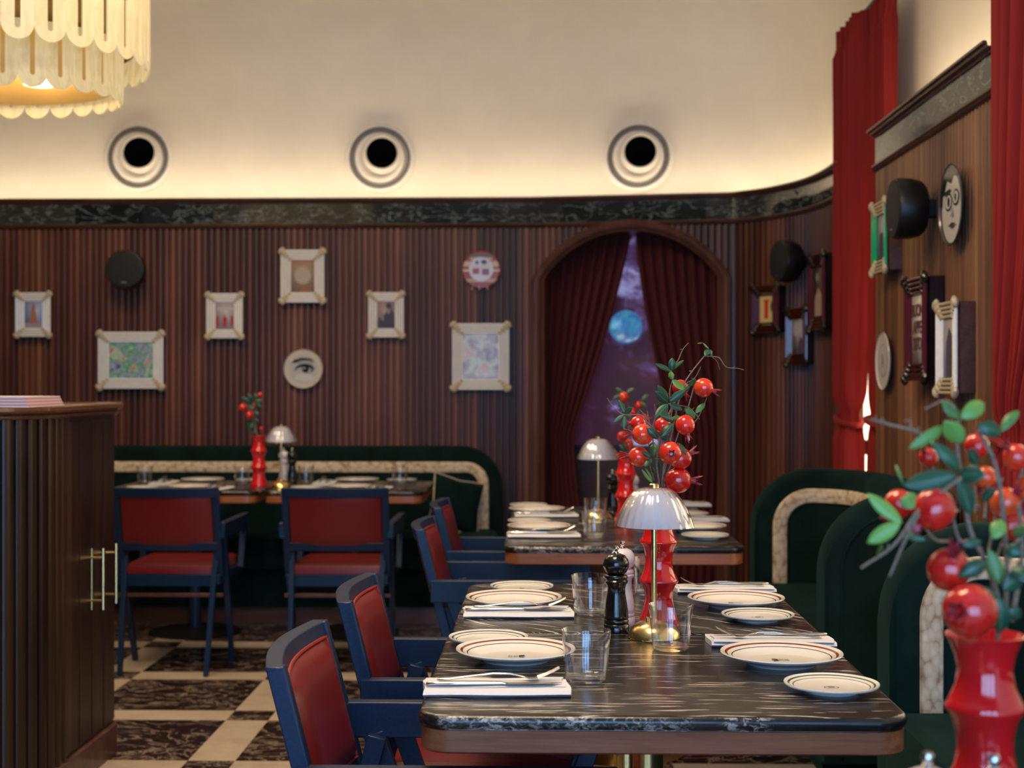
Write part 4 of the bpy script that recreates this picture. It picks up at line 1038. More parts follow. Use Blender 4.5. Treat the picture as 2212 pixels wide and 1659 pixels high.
# ------------------------------------------------------------------ banquettes
def banquette(name, label, path, s0, s1, thick, round0, round1, seatfn, trims, top=0.918, group='green velvet banquettes'):
    t = thing(name, label, 'banquette', group=group)
    R = 0.23
    def hf(s):
        h = top
        if round0 and s - s0 < R: h = top - R + math.sqrt(max(0, R * R - (R - (s - s0)) ** 2))
        if round1 and s1 - s < R: h = min(h, top - R + math.sqrt(max(0, R * R - (R - (s1 - s)) ** 2)))
        return h
    ss = [s0]; s = s0
    while s < s1:
        st = 0.006 if (s - s0 < 0.06 and round0) or (s1 - s < 0.06 and round1) else 0.025
        s = min(s + st, s1); ss.append(s)
    bm = bmesh.new(); rows = []
    for s in ss:
        h = hf(s); rows.append([bm.verts.new(path.off(s, n, z)) for n, z in ((0, 0.08), (0.0, h - 0.03), (-0.006, h - 0.014), (-0.022, h - 0.002), (-thick / 2, h + 0.004), (-thick + 0.022, h - 0.002), (-thick + 0.006, h - 0.014), (-thick, h - 0.03), (-thick, 0.08))])
    for a, b in zip(rows, rows[1:]):
        for k in range(9): bm.faces.new([a[k], a[(k + 1) % 9], b[(k + 1) % 9], b[k]])
    bm.faces.new(rows[0]); bm.faces.new(rows[-1][::-1])
    back = obj('backrest', bm, M['velvet'], t, sharp=0.7)
    for pts, width, off, mat, nm in trims(top, R):
        bm = bmesh.new(); U = uvl(bm)
        P2 = [Vector((a, b, 0)) for a, b in pts]; L = 0; prev = None
        for i, p in enumerate(P2):
            d = (P2[min(i + 1, len(P2) - 1)] - P2[max(i - 1, 0)]).normalized(); nn = Vector((-d.y, d.x, 0)); 
            if i: L += (p - P2[i - 1]).length
            row = []
            for q, lift in ((-0.5, 0.0), (-0.42, 1.0), (-0.2, 1.3), (0.2, 1.3), (0.42, 1.0), (0.5, 0.0)):
                e = p + nn * (q * width); row.append((bm.verts.new(path.off(e.x, off[0] + (off[1] - off[0]) * lift, e.y)), q * width))
            if prev:
                for k in range(5):
                    f = bm.faces.new([prev[1][k][0], row[k][0], row[k + 1][0], prev[1][k + 1][0]])
                    for l, q in zip(f.loops, ((prev[0], prev[1][k][1]), (L, row[k][1]), (L, row[k + 1][1]), (prev[0], prev[1][k + 1][1]))): l[U].uv = q
            prev = (L, row)
        obj(nm, bm, mat, back)
    seatfn(t); return t
def arc_pts(s_edge, sgn, inset, top, R, zlow, s_far):
    """ribbon centreline: up from zlow at distance inset from the edge, around, then along the top"""
    r = R - inset; pts = []
    cx = s_edge + sgn * R; cz = top - R; z = zlow
    while z < cz: pts.append((s_edge + sgn * inset, z)); z += 0.05
    for k in range(11): a = PI / 2 * k / 10; pts.append((cx - sgn * r * math.cos(a), cz + r * math.sin(a)))
    s = cx + sgn * 0.03
    while (s_far - s) * sgn > 0: pts.append((s, top - inset)); s += sgn * 0.03
    return pts
# back banquette, faces the camera
BB = Path([(-4.0, 7.955), (-0.235, 7.955)])
def seat_back(t):
    bm = bmesh.new(); rloft(bm, 3.74, 0.52, 0.03, [(0.0, 0.30), (0.0, 0.43), (0.012, 0.452), (0.04, 0.46)], c=(-2.13, 7.695)); obj('seat', bm, M['velvet'], t)
    bm = bmesh.new(); box(bm, -3.98, -0.28, 7.50, 7.94, 0.09, 0.31); obj('base', bm, M['velvet'], t)
    bm = bmesh.new(); box(bm, -3.98, -0.28, 7.53, 7.94, 0.0, 0.092); obj('plinth', bm, M['wood_trim'], t)
banquette('banquette', 'long green velvet banquette with cream woven trim along the back wall', BB, 0, BB.L, 0.10, False, True, seat_back,
          lambda top, R: [(arc_pts(BB.L, -1, 0.105, top - 0.01, 0.20, 0.46, 0.02), 0.062, (0.0, 0.010), M['trim'], 'woven_trim')])
# booths on the right; the back starts at the aisle, faces the camera, then turns along the wall
def booth_path(y, x0=0.862, yend=4.6, endturn=True):
    pts = [(x0, y)] + [(p.x, p.y) for p in catmull([(1.00, y, 0), (1.14, y - 0.03, 0), (1.22, y - 0.12, 0), (1.25, y - 0.28, 0)], 5)]
    pts += [(1.25, yend + (0.3 if endturn else 0))]
    if endturn: pts += [(p.x, p.y) for p in catmull([(1.25, yend + 0.28, 0), (1.22, yend + 0.12, 0), (1.14, yend + 0.03, 0), (1.0, yend, 0)], 5)][1:] + [(x0 + 0.015, yend)]
    return Path(pts)
BA = booth_path(5.85, yend=4.60); 
def seat_A(t):
    bm = bmesh.new(); rloft(bm, 0.395, 1.24, 0.03, [(0.0, 0.28), (0.0, 0.43), (0.012, 0.452), (0.04, 0.46)], c=(1.052, 5.225)); obj('seat', bm, M['velvet'], t)
    bm = bmesh.new(); box(bm, 0.90, 1.25, 4.62, 5.83, 0.0, 0.29); obj('base', bm, M['velvet'], t)
def trimA(top, R):
    return [(arc_pts(0, 1, 0.105, top, R, 0.44, 1.1), 0.060, (0.0, 0.010), M['trim'], 'woven_trim'),
            (arc_pts(BA.L, -1, 0.050, top, R, 0.10, BA.L - 0.5), 0.007, (-0.13, -0.136), M['velvet'], 'piping')]
banquette('banquette', 'green velvet booth with cream woven trim beside the tables before the arch', BA, 0, BA.L, 0.13, True, True, seat_A, trimA)
BBp = booth_path(3.57, yend=0.6, endturn=False)
def seat_B(t):
    bm = bmesh.new(); rloft(bm, 0.405, 2.95, 0.03, [(0.0, 0.28), (0.0, 0.43), (0.012, 0.452), (0.04, 0.46)], c=(1.047, 2.085)); obj('seat', bm, M['velvet'], t)
    bm = bmesh.new(); box(bm, 0.90, 1.25, 0.65, 3.55, 0.0, 0.29); obj('base', bm, M['velvet'], t)
banquette('banquette', 'green velvet booth with cream woven trim at the right, beside the nearest tables', BBp, 0, BBp.L, 0.13, True, False, seat_B,
          lambda top, R: [(arc_pts(0, 1, 0.105, top, R, 0.44, 2.5), 0.060, (0.0, 0.010), M['trim'], 'woven_trim')])
# scatter cushion at the end of the back banquette
bm = bmesh.new(); n = 12; g = {}
for sd in (1, -1):
    for i in range(n + 1):
        for j in range(n + 1):
            u = i / n * 2 - 1; v = j / n * 2 - 1; q = (1 - u ** 4) * (1 - v ** 4); pinch = 1 - 0.10 * (1 - abs(u * v))
            g[sd, i, j] = bm.verts.new((u * 0.19 * pinch, sd * 0.06 * q ** 0.5, v * 0.19 * pinch + 0.19))
    for i in range(n):
        for j in range(n): bm.faces.new([g[sd, i, j], g[sd, i + 1, j], g[sd, i + 1, j + 1], g[sd, i, j + 1]])
bmesh.ops.remove_doubles(bm, verts=bm.verts[:], dist=1e-4)
cu = tag(obj('scatter_cushion', bm, M['velvet'], loc=(-0.50, 7.74, 0.463), rot=(-0.22, 0.25, 0.45), sharp=0), 'green velvet scatter cushion with pale piping at the right end of the back banquette', 'cushion'); cu.scale = (0.8, 0.8, 0.8)
bm = bmesh.new(); pts = []
for a, b in ((-1, -1), (1, -1), (1, 1), (-1, 1)):
    pass
cor = [(-1, -1), (1, -1), (1, 1), (-1, 1), (-1, -1)]
for (a, b), (c, d) in zip(cor, cor[1:]):
    for k in range(8):
        u = a + (c - a) * k / 8; v = b + (d - b) * k / 8; pinch = 1 - 0.10 * (1 - abs(u * v)); pts.append((u * 0.19 * pinch, 0, v * 0.19 * pinch + 0.19))
pts.append(pts[0]); tube(bm, pts, 0.005, 6); obj('piping', bm, M['trim'], cu)

# ------------------------------------------------------------------ tableware prototypes
def plate(r, h, mat, name):
    t = thing(name, '', 'plate')
    bm = bmesh.new()
    lathe(bm, [(0, 0.003), (r * 0.50, 0.003), (r * 0.52, 0.0), (r * 0.56, 0.0), (r * 0.58, 0.004), (r * 0.80, h * 0.52), (r * 0.985, h - 0.004), (r, h - 0.0015), (r * 0.992, h), (r * 0.97, h - 0.0004), (r * 0.74, h * 0.50), (r * 0.62, 0.0075), (r * 0.5, 0.0062), (0, 0.006)], 72)
    obj('dish', bm, mat, t, sharp=0.9)
    return t
def emblem(t, big):
    bm = bmesh.new()
    if big:
        for k, (x, y) in enumerate(((-0.010, 0.004), (0.0, 0.004), (0.0, -0.006), (-0.010, -0.006))):
            for i in range(10):
                a = 2 * PI * i / 10; b = 2 * PI * (i + 1) / 10
                bm.faces.new([bm.verts.new((x + r * math.cos(q), y + r * math.sin(q), 0.0066)) for q, r in ((a, 0.0042), (b, 0.0042), (b, 0.0030), (a, 0.0030))])
        for q in ((0.006, 0.006, 0.016, 0.010), (0.006, 0.0, 0.018, 0.0), (0.006, -0.006, 0.016, -0.011)):
            x0, y0, x1, y1 = q; beam(bm, (x0, y0, 0.0068), (x1, y1, 0.0068), 0.0026, 0.0006)
    else:
        for i in range(20):
            a = 2 * PI * i / 20; b = 2 * PI * (i + 1) / 20
            bm.faces.new([bm.verts.new((1.35 * r * math.cos(q), r * math.sin(q), 0.0066)) for q, r in ((a, 0.0095), (b, 0.0095), (b, 0.0085), (a, 0.0085))])
        beam(bm, (-0.006, 0.003, 0.0068), (0.006, 0.003, 0.0068), 0.001, 0.0005); beam(bm, (-0.005, -0.003, 0.0068), (0.005, -0.002, 0.0068), 0.001, 0.0005)
    obj('emblem', bm, M['emblem'], t)
pl_big = plate(0.113, 0.023, M['plate_big'], 'dinner_plate'); emblem(pl_big, True)
pl_small = plate(0.080, 0.0155, M['plate_small'], 'side_plate'); emblem(pl_small, False)
def tumbler():
    bm = bmesh.new(); H = 0.089
    lathe(bm, [(0, 0.0012), (0.030, 0.0), (0.0345, 0.0015), (0.0366, 0.006), (0.0392, 0.04), (0.0435, H - 0.001), (0.0430, H), (0.0424, H - 0.001), (0.0382, 0.04), (0.0355, 0.010), (0.030, 0.0065), (0, 0.0055)], 56)
    o = obj('water_glass', bm, M['glass'], sharp=0.9); tag(o, '', 'glass'); return o
gl = tumbler()
def mill(mat, nm):
    t = thing(nm, '', 'mill')
    bm = bmesh.new()
    lathe(bm, [(0, 0), (0.0265, 0), (0.027, 0.003), (0.027, 0.017), (0.0245, 0.019), (0.0262, 0.022), (0.0262, 0.026), (0.0243, 0.028), (0.0262, 0.031), (0.0255, 0.036), (0.0250, 0.046), (0.0225, 0.062), (0.0195, 0.080), (0.0190, 0.092), (0.0205, 0.100), (0.0240, 0.104), (0.0250, 0.108), (0.0225, 0.111), (0.0245, 0.115), (0.0235, 0.119), (0.0200, 0.1215), (0, 0.1215)], 40)
    obj('body', bm, mat, t, sharp=0.9)
    bm = bmesh.new()
    lathe(bm, [(0, 0.122), (0.017, 0.122), (0.0225, 0.127), (0.0268, 0.137), (0.0272, 0.144), (0.0250, 0.153), (0.0190, 0.161), (0.0105, 0.165), (0, 0.1655)], 40)
    obj('head', bm, mat, t, sharp=0.9)
    bm = bmesh.new(); lathe(bm, [(0, 0.165), (0.0055, 0.165), (0.0055, 0.168), (0.0035, 0.170), (0.0045, 0.172), (0.0058, 0.175), (0.0058, 0.178), (0.0040, 0.181), (0, 0.182)], 20); obj('knob', bm, M['steel'], t)
    return t
mb = mill(M['mill_black'], 'pepper_mill'); mw = mill(M['mill_white'], 'salt_mill')
def vase():
    pr = [(0, 0.0), (0.0445, 0.0), (0.0455, 0.003), (0.0405, 0.017), (0.0335, 0.036), (0.0298, 0.055), (0.0305, 0.072), (0.0360, 0.086), (0.0418, 0.0935), (0.0424, 0.0965), (0.0395, 0.101), (0.0318, 0.119), (0.0288, 0.137), (0.0300, 0.154), (0.0355, 0.170), (0.0408, 0.1775), (0.0414, 0.1805), (0.0385, 0.185), (0.0305, 0.203), (0.0285, 0.219), (0.0310, 0.235), (0.0375, 0.250), (0.0415, 0.2555), (0.0395, 0.2565), (0.0330, 0.246), (0.026, 0.225), (0.025, 0.15), (0, 0.14)]
    bm = bmesh.new(); lathe(bm, pr, 56); o = obj('vase', bm, M['porcelain_red'], sharp=0.9); tag(o, '', 'vase'); return o
vs_ = vase()
def lamp():
    t = thing('table_lamp', '', 'lamp')
    bm = bmesh.new(); lathe(bm, [(0, 0), (0.053, 0), (0.0545, 0.003), (0.052, 0.012), (0.044, 0.024), (0.030, 0.033), (0.012, 0.038), (0.007, 0.039), (0, 0.039)], 48); obj('base', bm, M['brass'], t)
    bm = bmesh.new(); lathe(bm, [(0, 0.038), (0.0058, 0.038), (0.0058, 0.305), (0, 0.305)], 20); obj('stem', bm, M['brass'], t)
    bm = bmesh.new(); lathe(bm, [(0, 0.036), (0.004, 0.036), (0.004, 0.044), (0, 0.046)], 12, center=(-0.014, -0.012, 0)); obj('switch', bm, M['brass'], t)
    zb = 0.228
    pr = [(0.0805, 0.0), (0.0795, 0.004), (0.075, 0.018), (0.067, 0.036), (0.056, 0.055), (0.043, 0.071), (0.030, 0.079), (0.012, 0.0805)]
    nr = 26
    bm = bmesh.new(); fl_ = lambda a, z: 1 + 0.022 * (abs(math.cos(a * nr * PI)) ** 3)
    lathe(bm, [(r, z + zb) for r, z in pr] + [(r - 0.0022, z + zb) for r, z in pr[::-1]], nr * 8, mod=fl_)
    sh = obj('lamp_shade', bm, M['glass'], t, sharp=0.9)
    bm = bmesh.new(); lathe(bm, [(r - 0.0050, z + zb - 0.0025 + (0.005 if i == 0 else 0)) for i, (r, z) in enumerate(pr)], 64); obj('diffuser', bm, M['shade'], sh, solid=0.0012, sharp=0.9)
    bm = bmesh.new(); lathe(bm, [(0, 0.304), (0.0095, 0.304), (0.0100, 0.306), (0.0100, 0.314), (0.008, 0.316), (0, 0.3165)], 24); obj('cap', bm, M['brass'], t)
    return t
lp = lamp()
def napkin():
    t = None
    bm = bmesh.new(); nx, ny = 26, 12; Wn, Dn = 0.245, 0.105
    r = random.Random(4)
    def layer(z0, z1, w, d, ox, oy, wav, ph):
        top = []; bot = []
        for j in range(ny + 1):
            a = []; b = []
            for i in range(nx + 1):
                u = i / nx; v = j / ny; x = (u - 0.5) * w + ox + 0.003 * math.sin(v * 5 + ph); y = (v - 0.5) * d + oy + 0.002 * math.sin(u * 7 + ph)
                e = min(v, 1 - v) * d; ex = min(u, 1 - u) * w
                rnd = min(1, e / 0.005) ** 0.5 if v < 0.5 else min(1, e / 0.003) ** 0.5
                z = wav * (math.sin(u * 6.3 + ph) * 0.5 + math.sin(v * 4 + u * 9 + ph)) 
                zm = (z0 + z1) / 2; a.append(bm.verts.new((x, y, zm + (z1 - zm) * rnd + z))); b.append(bm.verts.new((x, y, zm - (zm - z0) * rnd)))
            top.append(a); bot.append(b)
        for g in (top, bot):
            for j in range(ny):
                for i in range(nx): bm.faces.new([g[j][i], g[j][i + 1], g[j + 1][i + 1], g[j + 1][i]])
        for i in range(nx):
            for j in (0, ny): bm.faces.new([top[j][i], top[j][i + 1], bot[j][i + 1], bot[j][i]])
        for j in range(ny):
            for i in (0, nx): bm.faces.new([top[j][i], top[j + 1][i], bot[j + 1][i], bot[j][i]])
    layer(0.0002, 0.0112, Wn, Dn, 0, 0, 0.0003, 0.3); layer(0.0100, 0.0142, Wn - 0.010, Dn - 0.034, -0.003, 0.015, 0.0006, 1.9)
    o = obj('napkin', bm, M['napkin'], sharp=0.8); tag(o, '', 'napkin'); return o
nk = napkin()
def strip(bm, sec):
    """sec: list of (x, y, z, halfwidth, halfthick)"""
    rows = []
    for x, y, z, a, b in sec:
        rows.append([bm.verts.new((x, y + a * math.cos(t), z + b * math.sin(t))) for t in [2 * PI * k / 10 for k in range(10)]])
    for p, q in zip(rows, rows[1:]):
        for k in range(10): bm.faces.new([p[k], p[(k + 1) % 10], q[(k + 1) % 10], q[k]])
    bm.faces.new(rows[0][::-1]); bm.faces.new(rows[-1])
def fork():
    bm = bmesh.new()
    strip(bm, [(-0.105, 0, 0.003, 0.002, 0.001), (-0.102, 0, 0.003, 0.0052, 0.0022), (-0.085, 0, 0.0035, 0.0052, 0.0022), (-0.05, 0, 0.0075, 0.0036, 0.0018), (-0.01, 0, 0.0120, 0.0026, 0.0018), (0.02, 0, 0.0115, 0.0024, 0.0018), (0.042, 0, 0.0065, 0.0032, 0.0014), (0.052, 0, 0.0040, 0.0090, 0.0010), (0.062, 0, 0.0040, 0.0105, 0.0008), (0.068, 0, 0.0052, 0.0110, 0.0008)])
    for y in (-0.0090, -0.0030, 0.0030, 0.0090):
        strip(bm, [(0.066, y, 0.0050, 0.0019, 0.0008), (0.080, y, 0.0098, 0.0017, 0.0008), (0.094, y, 0.0160, 0.0014, 0.0007), (0.104, y, 0.0215, 0.0009, 0.0005)])
    o = obj('fork', bm, M['steel'], sharp=0.9); tag(o, '', 'fork'); return o
def knife():
    bm = bmesh.new()
    strip(bm, [(-0.112, 0, 0.0040, 0.002, 0.001), (-0.109, 0, 0.0040, 0.0055, 0.0036), (-0.09, 0, 0.0042, 0.0060, 0.0038), (-0.03, 0, 0.0042, 0.0050, 0.0034), (0.014, 0, 0.0042, 0.0044, 0.0030), (0.020, 0, 0.0040, 0.0050, 0.0016), (0.026, 0, 0.0036, 0.0080, 0.0009), (0.07, 0.0005, 0.0036, 0.0085, 0.0007), (0.10, 0.0015, 0.0036, 0.0065, 0.0006), (0.116, 0.004, 0.0036, 0.0015, 0.0004)])
    o = obj('table_knife', bm, M['steel'], sharp=0.9); tag(o, '', 'knife'); return o
fk = fork(); kn = knife()
TZ = 0.7502
def setg(px, py, where, side, dz=0.0): pass
def put(proto, px, py, z, label, group, rz=0, scale=None):
    """pixel of the object's centre at height z; set down on the table"""
    p = PZ(px, py, z); p.z = TZ; return place(proto, p, rz, label, group, scale)
def cutlery(nx, ny, z, rz, where, flip=1):
    o = put(nk, nx, ny, z, 'white folded napkin, ' + where, 'folded white napkins', rz)
    c = o.location.copy(); ca, sa = math.cos(rz), math.sin(rz)
    for pr, ox, oy, zz, rr, nm, gp in ((fk, 0.004, 0.020, 0.0148, 0.03, 'fork on the napkin, ', 'forks'), (kn, -0.006, -0.014, 0.0132, 0.01, 'knife on the napkin, ', 'table knives')):
        q = Vector((c.x + ca * ox - sa * oy, c.y + sa * ox + ca * oy, TZ + zz)); place(pr, q, rz + rr, nm + where, gp)
    return o
GB, GS, GG, GN = 'dinner plates', 'side plates', 'water glasses', 'folded white napkins'
# nearest table
w1l, w1r = 'left side of the nearest table', 'right side of the nearest table'
put(pl_big, 1114, 1400, 0.772, 'large white plate with brown line, ' + w1l, GB)
put(pl_small, 1055, 1374, 0.765, 'small white plate with green line behind the large one, ' + w1l, GS)
cutlery(1072, 1484, 0.758, 0.035, w1l)
put(gl, 1266, 1470, 0.75, 'clear water glass nearest the camera, ' + w1l, GG)
put(gl, 1449, 1403, 0.75, 'clear water glass in front of the brass lamp base', GG)
put(pl_big, 1688, 1408, 0.772, 'large white plate with brown line, ' + w1r, GB, PI)
put(pl_small, 1796, 1474, 0.765, 'small white plate with green line in front, ' + w1r, GS)
cutlery(1662, 1382, 0.758, PI - 0.02, w1r + ', behind the large plate')
put(mb, 1331, 1366, 0.75, 'black pepper mill beside the brass lamp of the nearest table', 'pepper mills')
put(mw, 1345, 1350, 0.75, 'pinkish white salt mill behind the black mill of the nearest table', 'salt mills')
V1 = put(vs_, 1423, 1350, 0.75, 'glossy red ridged vase behind the brass lamp, on the seam of the nearest tables', 'red ridged vases')
put(lp, 1413, 1378, 0.75, 'brass table lamp with fluted glass shade on the nearest table', 'brass table lamps')
# second table
w2l, w2r = 'left side of the second table', 'right side of the second table'
put(pl_small, 1127, 1264, 0.765, 'small white plate with green line at the far edge, ' + w2l, GS)
put(pl_big, 1110, 1288, 0.772, 'large white plate with brown line, ' + w2l, GB)
cutlery(1119, 1322, 0.758, 0.02, w2l)
put(gl, 1275, 1327, 0.75, 'clear water glass left of the black mill, second table', GG)
put(gl, 1402, 1283, 0.75, 'clear water glass behind the red vase, second table', GG)
cutlery(1562, 1270, 0.758, PI + 0.02, w2r + ', behind the large plate')
put(pl_big, 1590, 1289, 0.772, 'large white plate with brown line, ' + w2r, GB, PI)
put(pl_small, 1637, 1325, 0.765, 'small white plate with green line in front, ' + w2r, GS)
# tables before the arch
w3, w3b = 'left side of the nearer arch table', 'left side of the farther arch table'
put(pl_big, 1165, 1134, 0.772, 'large white plate, ' + w3, GB); put(pl_small, 1143, 1123, 0.765, 'small white plate behind the large one, ' + w3, GS)
cutlery(1174, 1155, 0.758, 0.02, w3)
put(pl_big, 1160, 1097, 0.772, 'large white plate, ' + w3b, GB); put(pl_small, 1142, 1089, 0.765, 'small white plate at the far edge, ' + w3b, GS)
cutlery(1180, 1112, 0.758, 0.02, w3b)
put(gl, 1284, 1160, 0.75, 'clear water glass nearest the camera on the nearer arch table', GG)
put(gl, 1286, 1128, 0.75, 'clear water glass in front of the arch table lamp, behind another glass', GG)
put(lp, 1292, 1120, 0.75, 'brass lamp with fluted shade on the arch tables', 'brass table lamps')
put(mb, 1323, 1113, 0.75, 'black pepper mill on the arch tables', 'pepper mills')
put(mw, 1366, 1116, 0.75, 'white salt mill half behind the red vase of the arch tables', 'salt mills')
V3 = put(vs_, 1352, 1126, 0.75, 'red ridged vase on the arch tables', 'red ridged vases')
put(pl_small, 1523, 1154, 0.765, 'small white plate in front, right side of the nearer arch table', GS)
put(pl_big, 1500, 1134, 0.772, 'large white plate, right side of the nearer arch table', GB, PI)
cutlery(1500, 1122, 0.758, PI + 0.02, 'right side of the nearer arch table')
put(pl_small, 1487, 1108, 0.765, 'small white plate, right side of the farther arch table', GS)
cutlery(1470, 1090, 0.758, PI, 'right side of the farther arch table')
# tables along the back banquette
for (ox, tn) in ((0, 'right-hand back table'), (-348, 'left-hand back table')):
    k = 0
    put(pl_small, 663 + ox * 1.02, 1051, 0.765, 'small white plate on the chair side, ' + tn, GS)
    put(pl_big, 755 + ox, 1048, 0.772, 'large white plate on the chair side, ' + tn, GB, PI / 2)
    cutlery(815 + ox, 1055, 0.758, PI / 2 - 0.15, 'chair side of the ' + tn)
    put(gl, 864 + ox * 0.98, 1046, 0.75, 'clear water glass on the chair side, ' + tn, GG)
    put(pl_big, 772 + ox * 0.96, 1034, 0.772, 'large white plate on the banquette side, ' + tn, GB, -PI / 2)
    put(pl_small, 868 + ox * 0.94, 1035, 0.765, 'small white plate on the banquette side, ' + tn, GS)
    cutlery(703 + ox, 1042, 0.758, PI / 2, 'banquette side of the ' + tn)
    put(gl, 661 + ox * 1.0, 1042, 0.75, 'clear water glass at the left end, ' + tn, GG)
put(lp, 607, 1053, 0.75, 'brass lamp with fluted shade on the back tables', 'brass table lamps')
put(mw, 613, 1042, 0.75, 'white salt mill behind the lamp of the back tables', 'salt mills')
put(mb, 631, 1043, 0.75, 'black pepper mill behind the lamp of the back tables', 'pepper mills')
V4 = put(vs_, 559, 1050, 0.75, 'red ridged vase on the back tables', 'red ridged vases')
# foreground table
V0 = place(vs_, Vector((PD(2128, 1300, 1.5).x, PD(2128, 1300, 1.5).y, TZ)), 0, 'blurred red ridged vase in the bottom right foreground', 'red ridged vases')
p = PD(2004, 1612, 1.31); place(mw, (p.x, p.y, TZ), 0, 'white salt mill at the bottom edge, left of the foreground vase', 'salt mills')
p = PD(2147, 1622, 1.30); place(mb, (p.x, p.y, TZ), 0, 'black pepper mill with chrome knob at the bottom edge, before the foreground vase', 'pepper mills')

# ------------------------------------------------------------------ pomegranate branches
def pom_mesh(r):
    bm = bmesh.new()
    pr = [(0, -1.0)] + [(math.sin(a) * (1 + 0.02 * math.sin(3 * a)), -math.cos(a)) for a in [PI * k / 16 for k in range(1, 15)]] + [(0.24, 0.97), (0.20, 1.02), (0, 0.98)]
    lathe(bm, [(a * r, b * r) for a, b in pr], 28, mod=lambda a, z: 1 + 0.012 * math.cos(a * 2 * PI * 5)); return bm
def calyx_mesh(r):
    bm = bmesh.new(); n = 6
    lathe(bm, [(0.25 * r, 0.90 * r), (0.22 * r, 1.05 * r), (0.24 * r, 1.18 * r), (0.19 * r, 1.16 * r), (0.15 * r, 1.0 * r)], 18)
    for k in range(n):
        a = 2 * PI * k / n; c, s = math.cos(a), math.sin(a); e = 0.9 + 0.25 * ((k * 7) % 3) / 2
        def pt(rad, z, w): return [Vector(((c * rad - s * w) * r, (s * rad + c * w) * r, z * r)), Vector(((c * rad + s * w) * r, (s * rad - c * w) * r, z * r))]
        rows = [pt(0.22, 1.12, 0.12), pt(0.26, 1.32, 0.12), pt(0.36, 1.48 * e, 0.07), pt(0.44, 1.62 * e, 0.008)]
        vv = [[bm.verts.new(q) for q in rw] for rw in rows]
        vi = [[bm.verts.new(q - Vector((c, s, 0)) * 0.04 * r) for q in rw] for rw in rows]
        for A in (vv, vi):
            for p_, q_ in zip(A, A[1:]): bm.faces.new([p_[0], p_[1], q_[1], q_[0]])
        for p_, q_, P_, Q_ in zip(vv, vv[1:], vi, vi[1:]):
            bm.faces.new([p_[0], q_[0], Q_[0], P_[0]]); bm.faces.new([p_[1], q_[1], Q_[1], P_[1]])
    return bm
pm0 = None; cx0 = None
def leaf(bm, base, tip, w, tone, curl, face):
    U = uvl(bm); base = Vector(base); tip = Vector(tip); d = tip - base; L = d.length; d.normalize()
    s = d.cross(face).normalized(); nrm = s.cross(d).normalized(); n = 8; rows = []
    for k in range(n + 1):
        t = k / n; hw = w / 2 * math.sin(PI * min(1, t * 0.97 + 0.02)) ** 0.75 if 0 < k < n else w * 0.02
        c = base + d * (L * t) + nrm * (curl * L * math.sin(PI * t) * 0.5 - curl * L * t * t * 0.4)
        rows.append([bm.verts.new(c - s * hw + nrm * hw * 0.25), bm.verts.new(c), bm.verts.new(c + s * hw + nrm * hw * 0.25)])
    for a, b in zip(rows, rows[1:]):
        for i in range(2):
            f = bm.faces.new([a[i], a[i + 1], b[i + 1], b[i]])
            for l, q in zip(f.loops, (0.0 + i * 0.5, 0.5 + i * 0.5, 0.5 + i * 0.5, i * 0.5)): l[U].uv = (tone, q)
def bouquet(vase_o, label, conv, poms, leaves, stems, depth_seed, lw=1.0):
    """conv(px,py,dd) -> world point; everything stored relative to the vase mouth"""
    global pm0, cx0
    org = vase_o.location + Vector((0, 0, 0.25)); rg = random.Random(depth_seed)
    t = thing('pomegranate_branch', label, 'branch', vase_o.location + Vector((0, 0, 0.0)), group='pomegranate branches in the red vases')
    L = vase_o.location
    for i, (x, y, r, dd, ax) in enumerate(poms):
        c = conv(x, y, dd) - L
        if pm0 is None:
            pm0 = obj('pomegranate', pom_mesh(0.0215), M['pomegranate'], t, sharp=0.9); o = pm0
            cx0 = obj('calyx', calyx_mesh(0.0215), M['calyx'], o, sharp=0.5); cxx = cx0
        else:
            o = pm0.copy(); C.objects.link(o); cxx = cx0.copy(); C.objects.link(cxx)
        o.parent = t; cxx.parent = o; o.location = c; sc = r / 0.0215; o.scale = (sc, sc, sc)
        o.rotation_mode = 'QUATERNION'; o.rotation_quaternion = Vector(ax).normalized().to_track_quat('Z', 'Y')
        bs = bmesh.new(); q = c - Vector(ax).normalized() * r * 0.95
        m = q.lerp(Vector((0, 0.0, min(0.30, q.z))), 0.35) + Vector((0, 0.01, -0.01))
        e = Vector((q.x * 0.45, 0.5 * q.y + 0.003, max(0.27, q.z - 0.05)))
        tube(bs, catmull([q, m, e], 5), [0.0016] * 11, 6); obj('fruit_stalk', bs, M['stem'], t)
    bm = bmesh.new()
    for (x0, y0, x1, y1, w, tone, dd) in leaves:
        a = conv(x0, y0, dd) - L; b = conv(x1, y1, dd + rg.uniform(-0.02, 0.012)) - L
        fc = Vector((rg.uniform(-0.45, 0.45), -1, rg.uniform(-0.2, 0.6))).normalized()
        leaf(bm, a, b, w * lw, tone, rg.uniform(-0.15, 0.3), fc)
    obj('foliage', bm, M['leaf'], t, sharp=0, solid=0.0006)
    bm = bmesh.new()
    for pts, r0, r1, dd in stems:
        P3 = [conv(x, y, dd) - L for x, y in pts]; P3 = catmull(P3, 5); n = len(P3)
        tube(bm, P3, [r0 + (r1 - r0) * i / (n - 1) for i in range(n)], 7)
        for i in range(4, n - 1, 7):
            e = P3[i]; v = Vector((rg.uniform(-1, 1), rg.uniform(-0.4, 0.1), rg.uniform(-0.1, 1))).normalized()
            tube(bm, [e, e + v * 0.007], [r1 * 0.9, r1 * 0.6], 5)
    obj('stem', bm, M['stem'], t)
    return t
D1 = 3.06
def z7(x, y): return (1300 + x / 4.879, 720 + y / 4.879)
def conv1(x, y, dd): X, Y = z7(x, y); return PD(X, Y, D1 + dd)
K = D1 / FP / 4.879
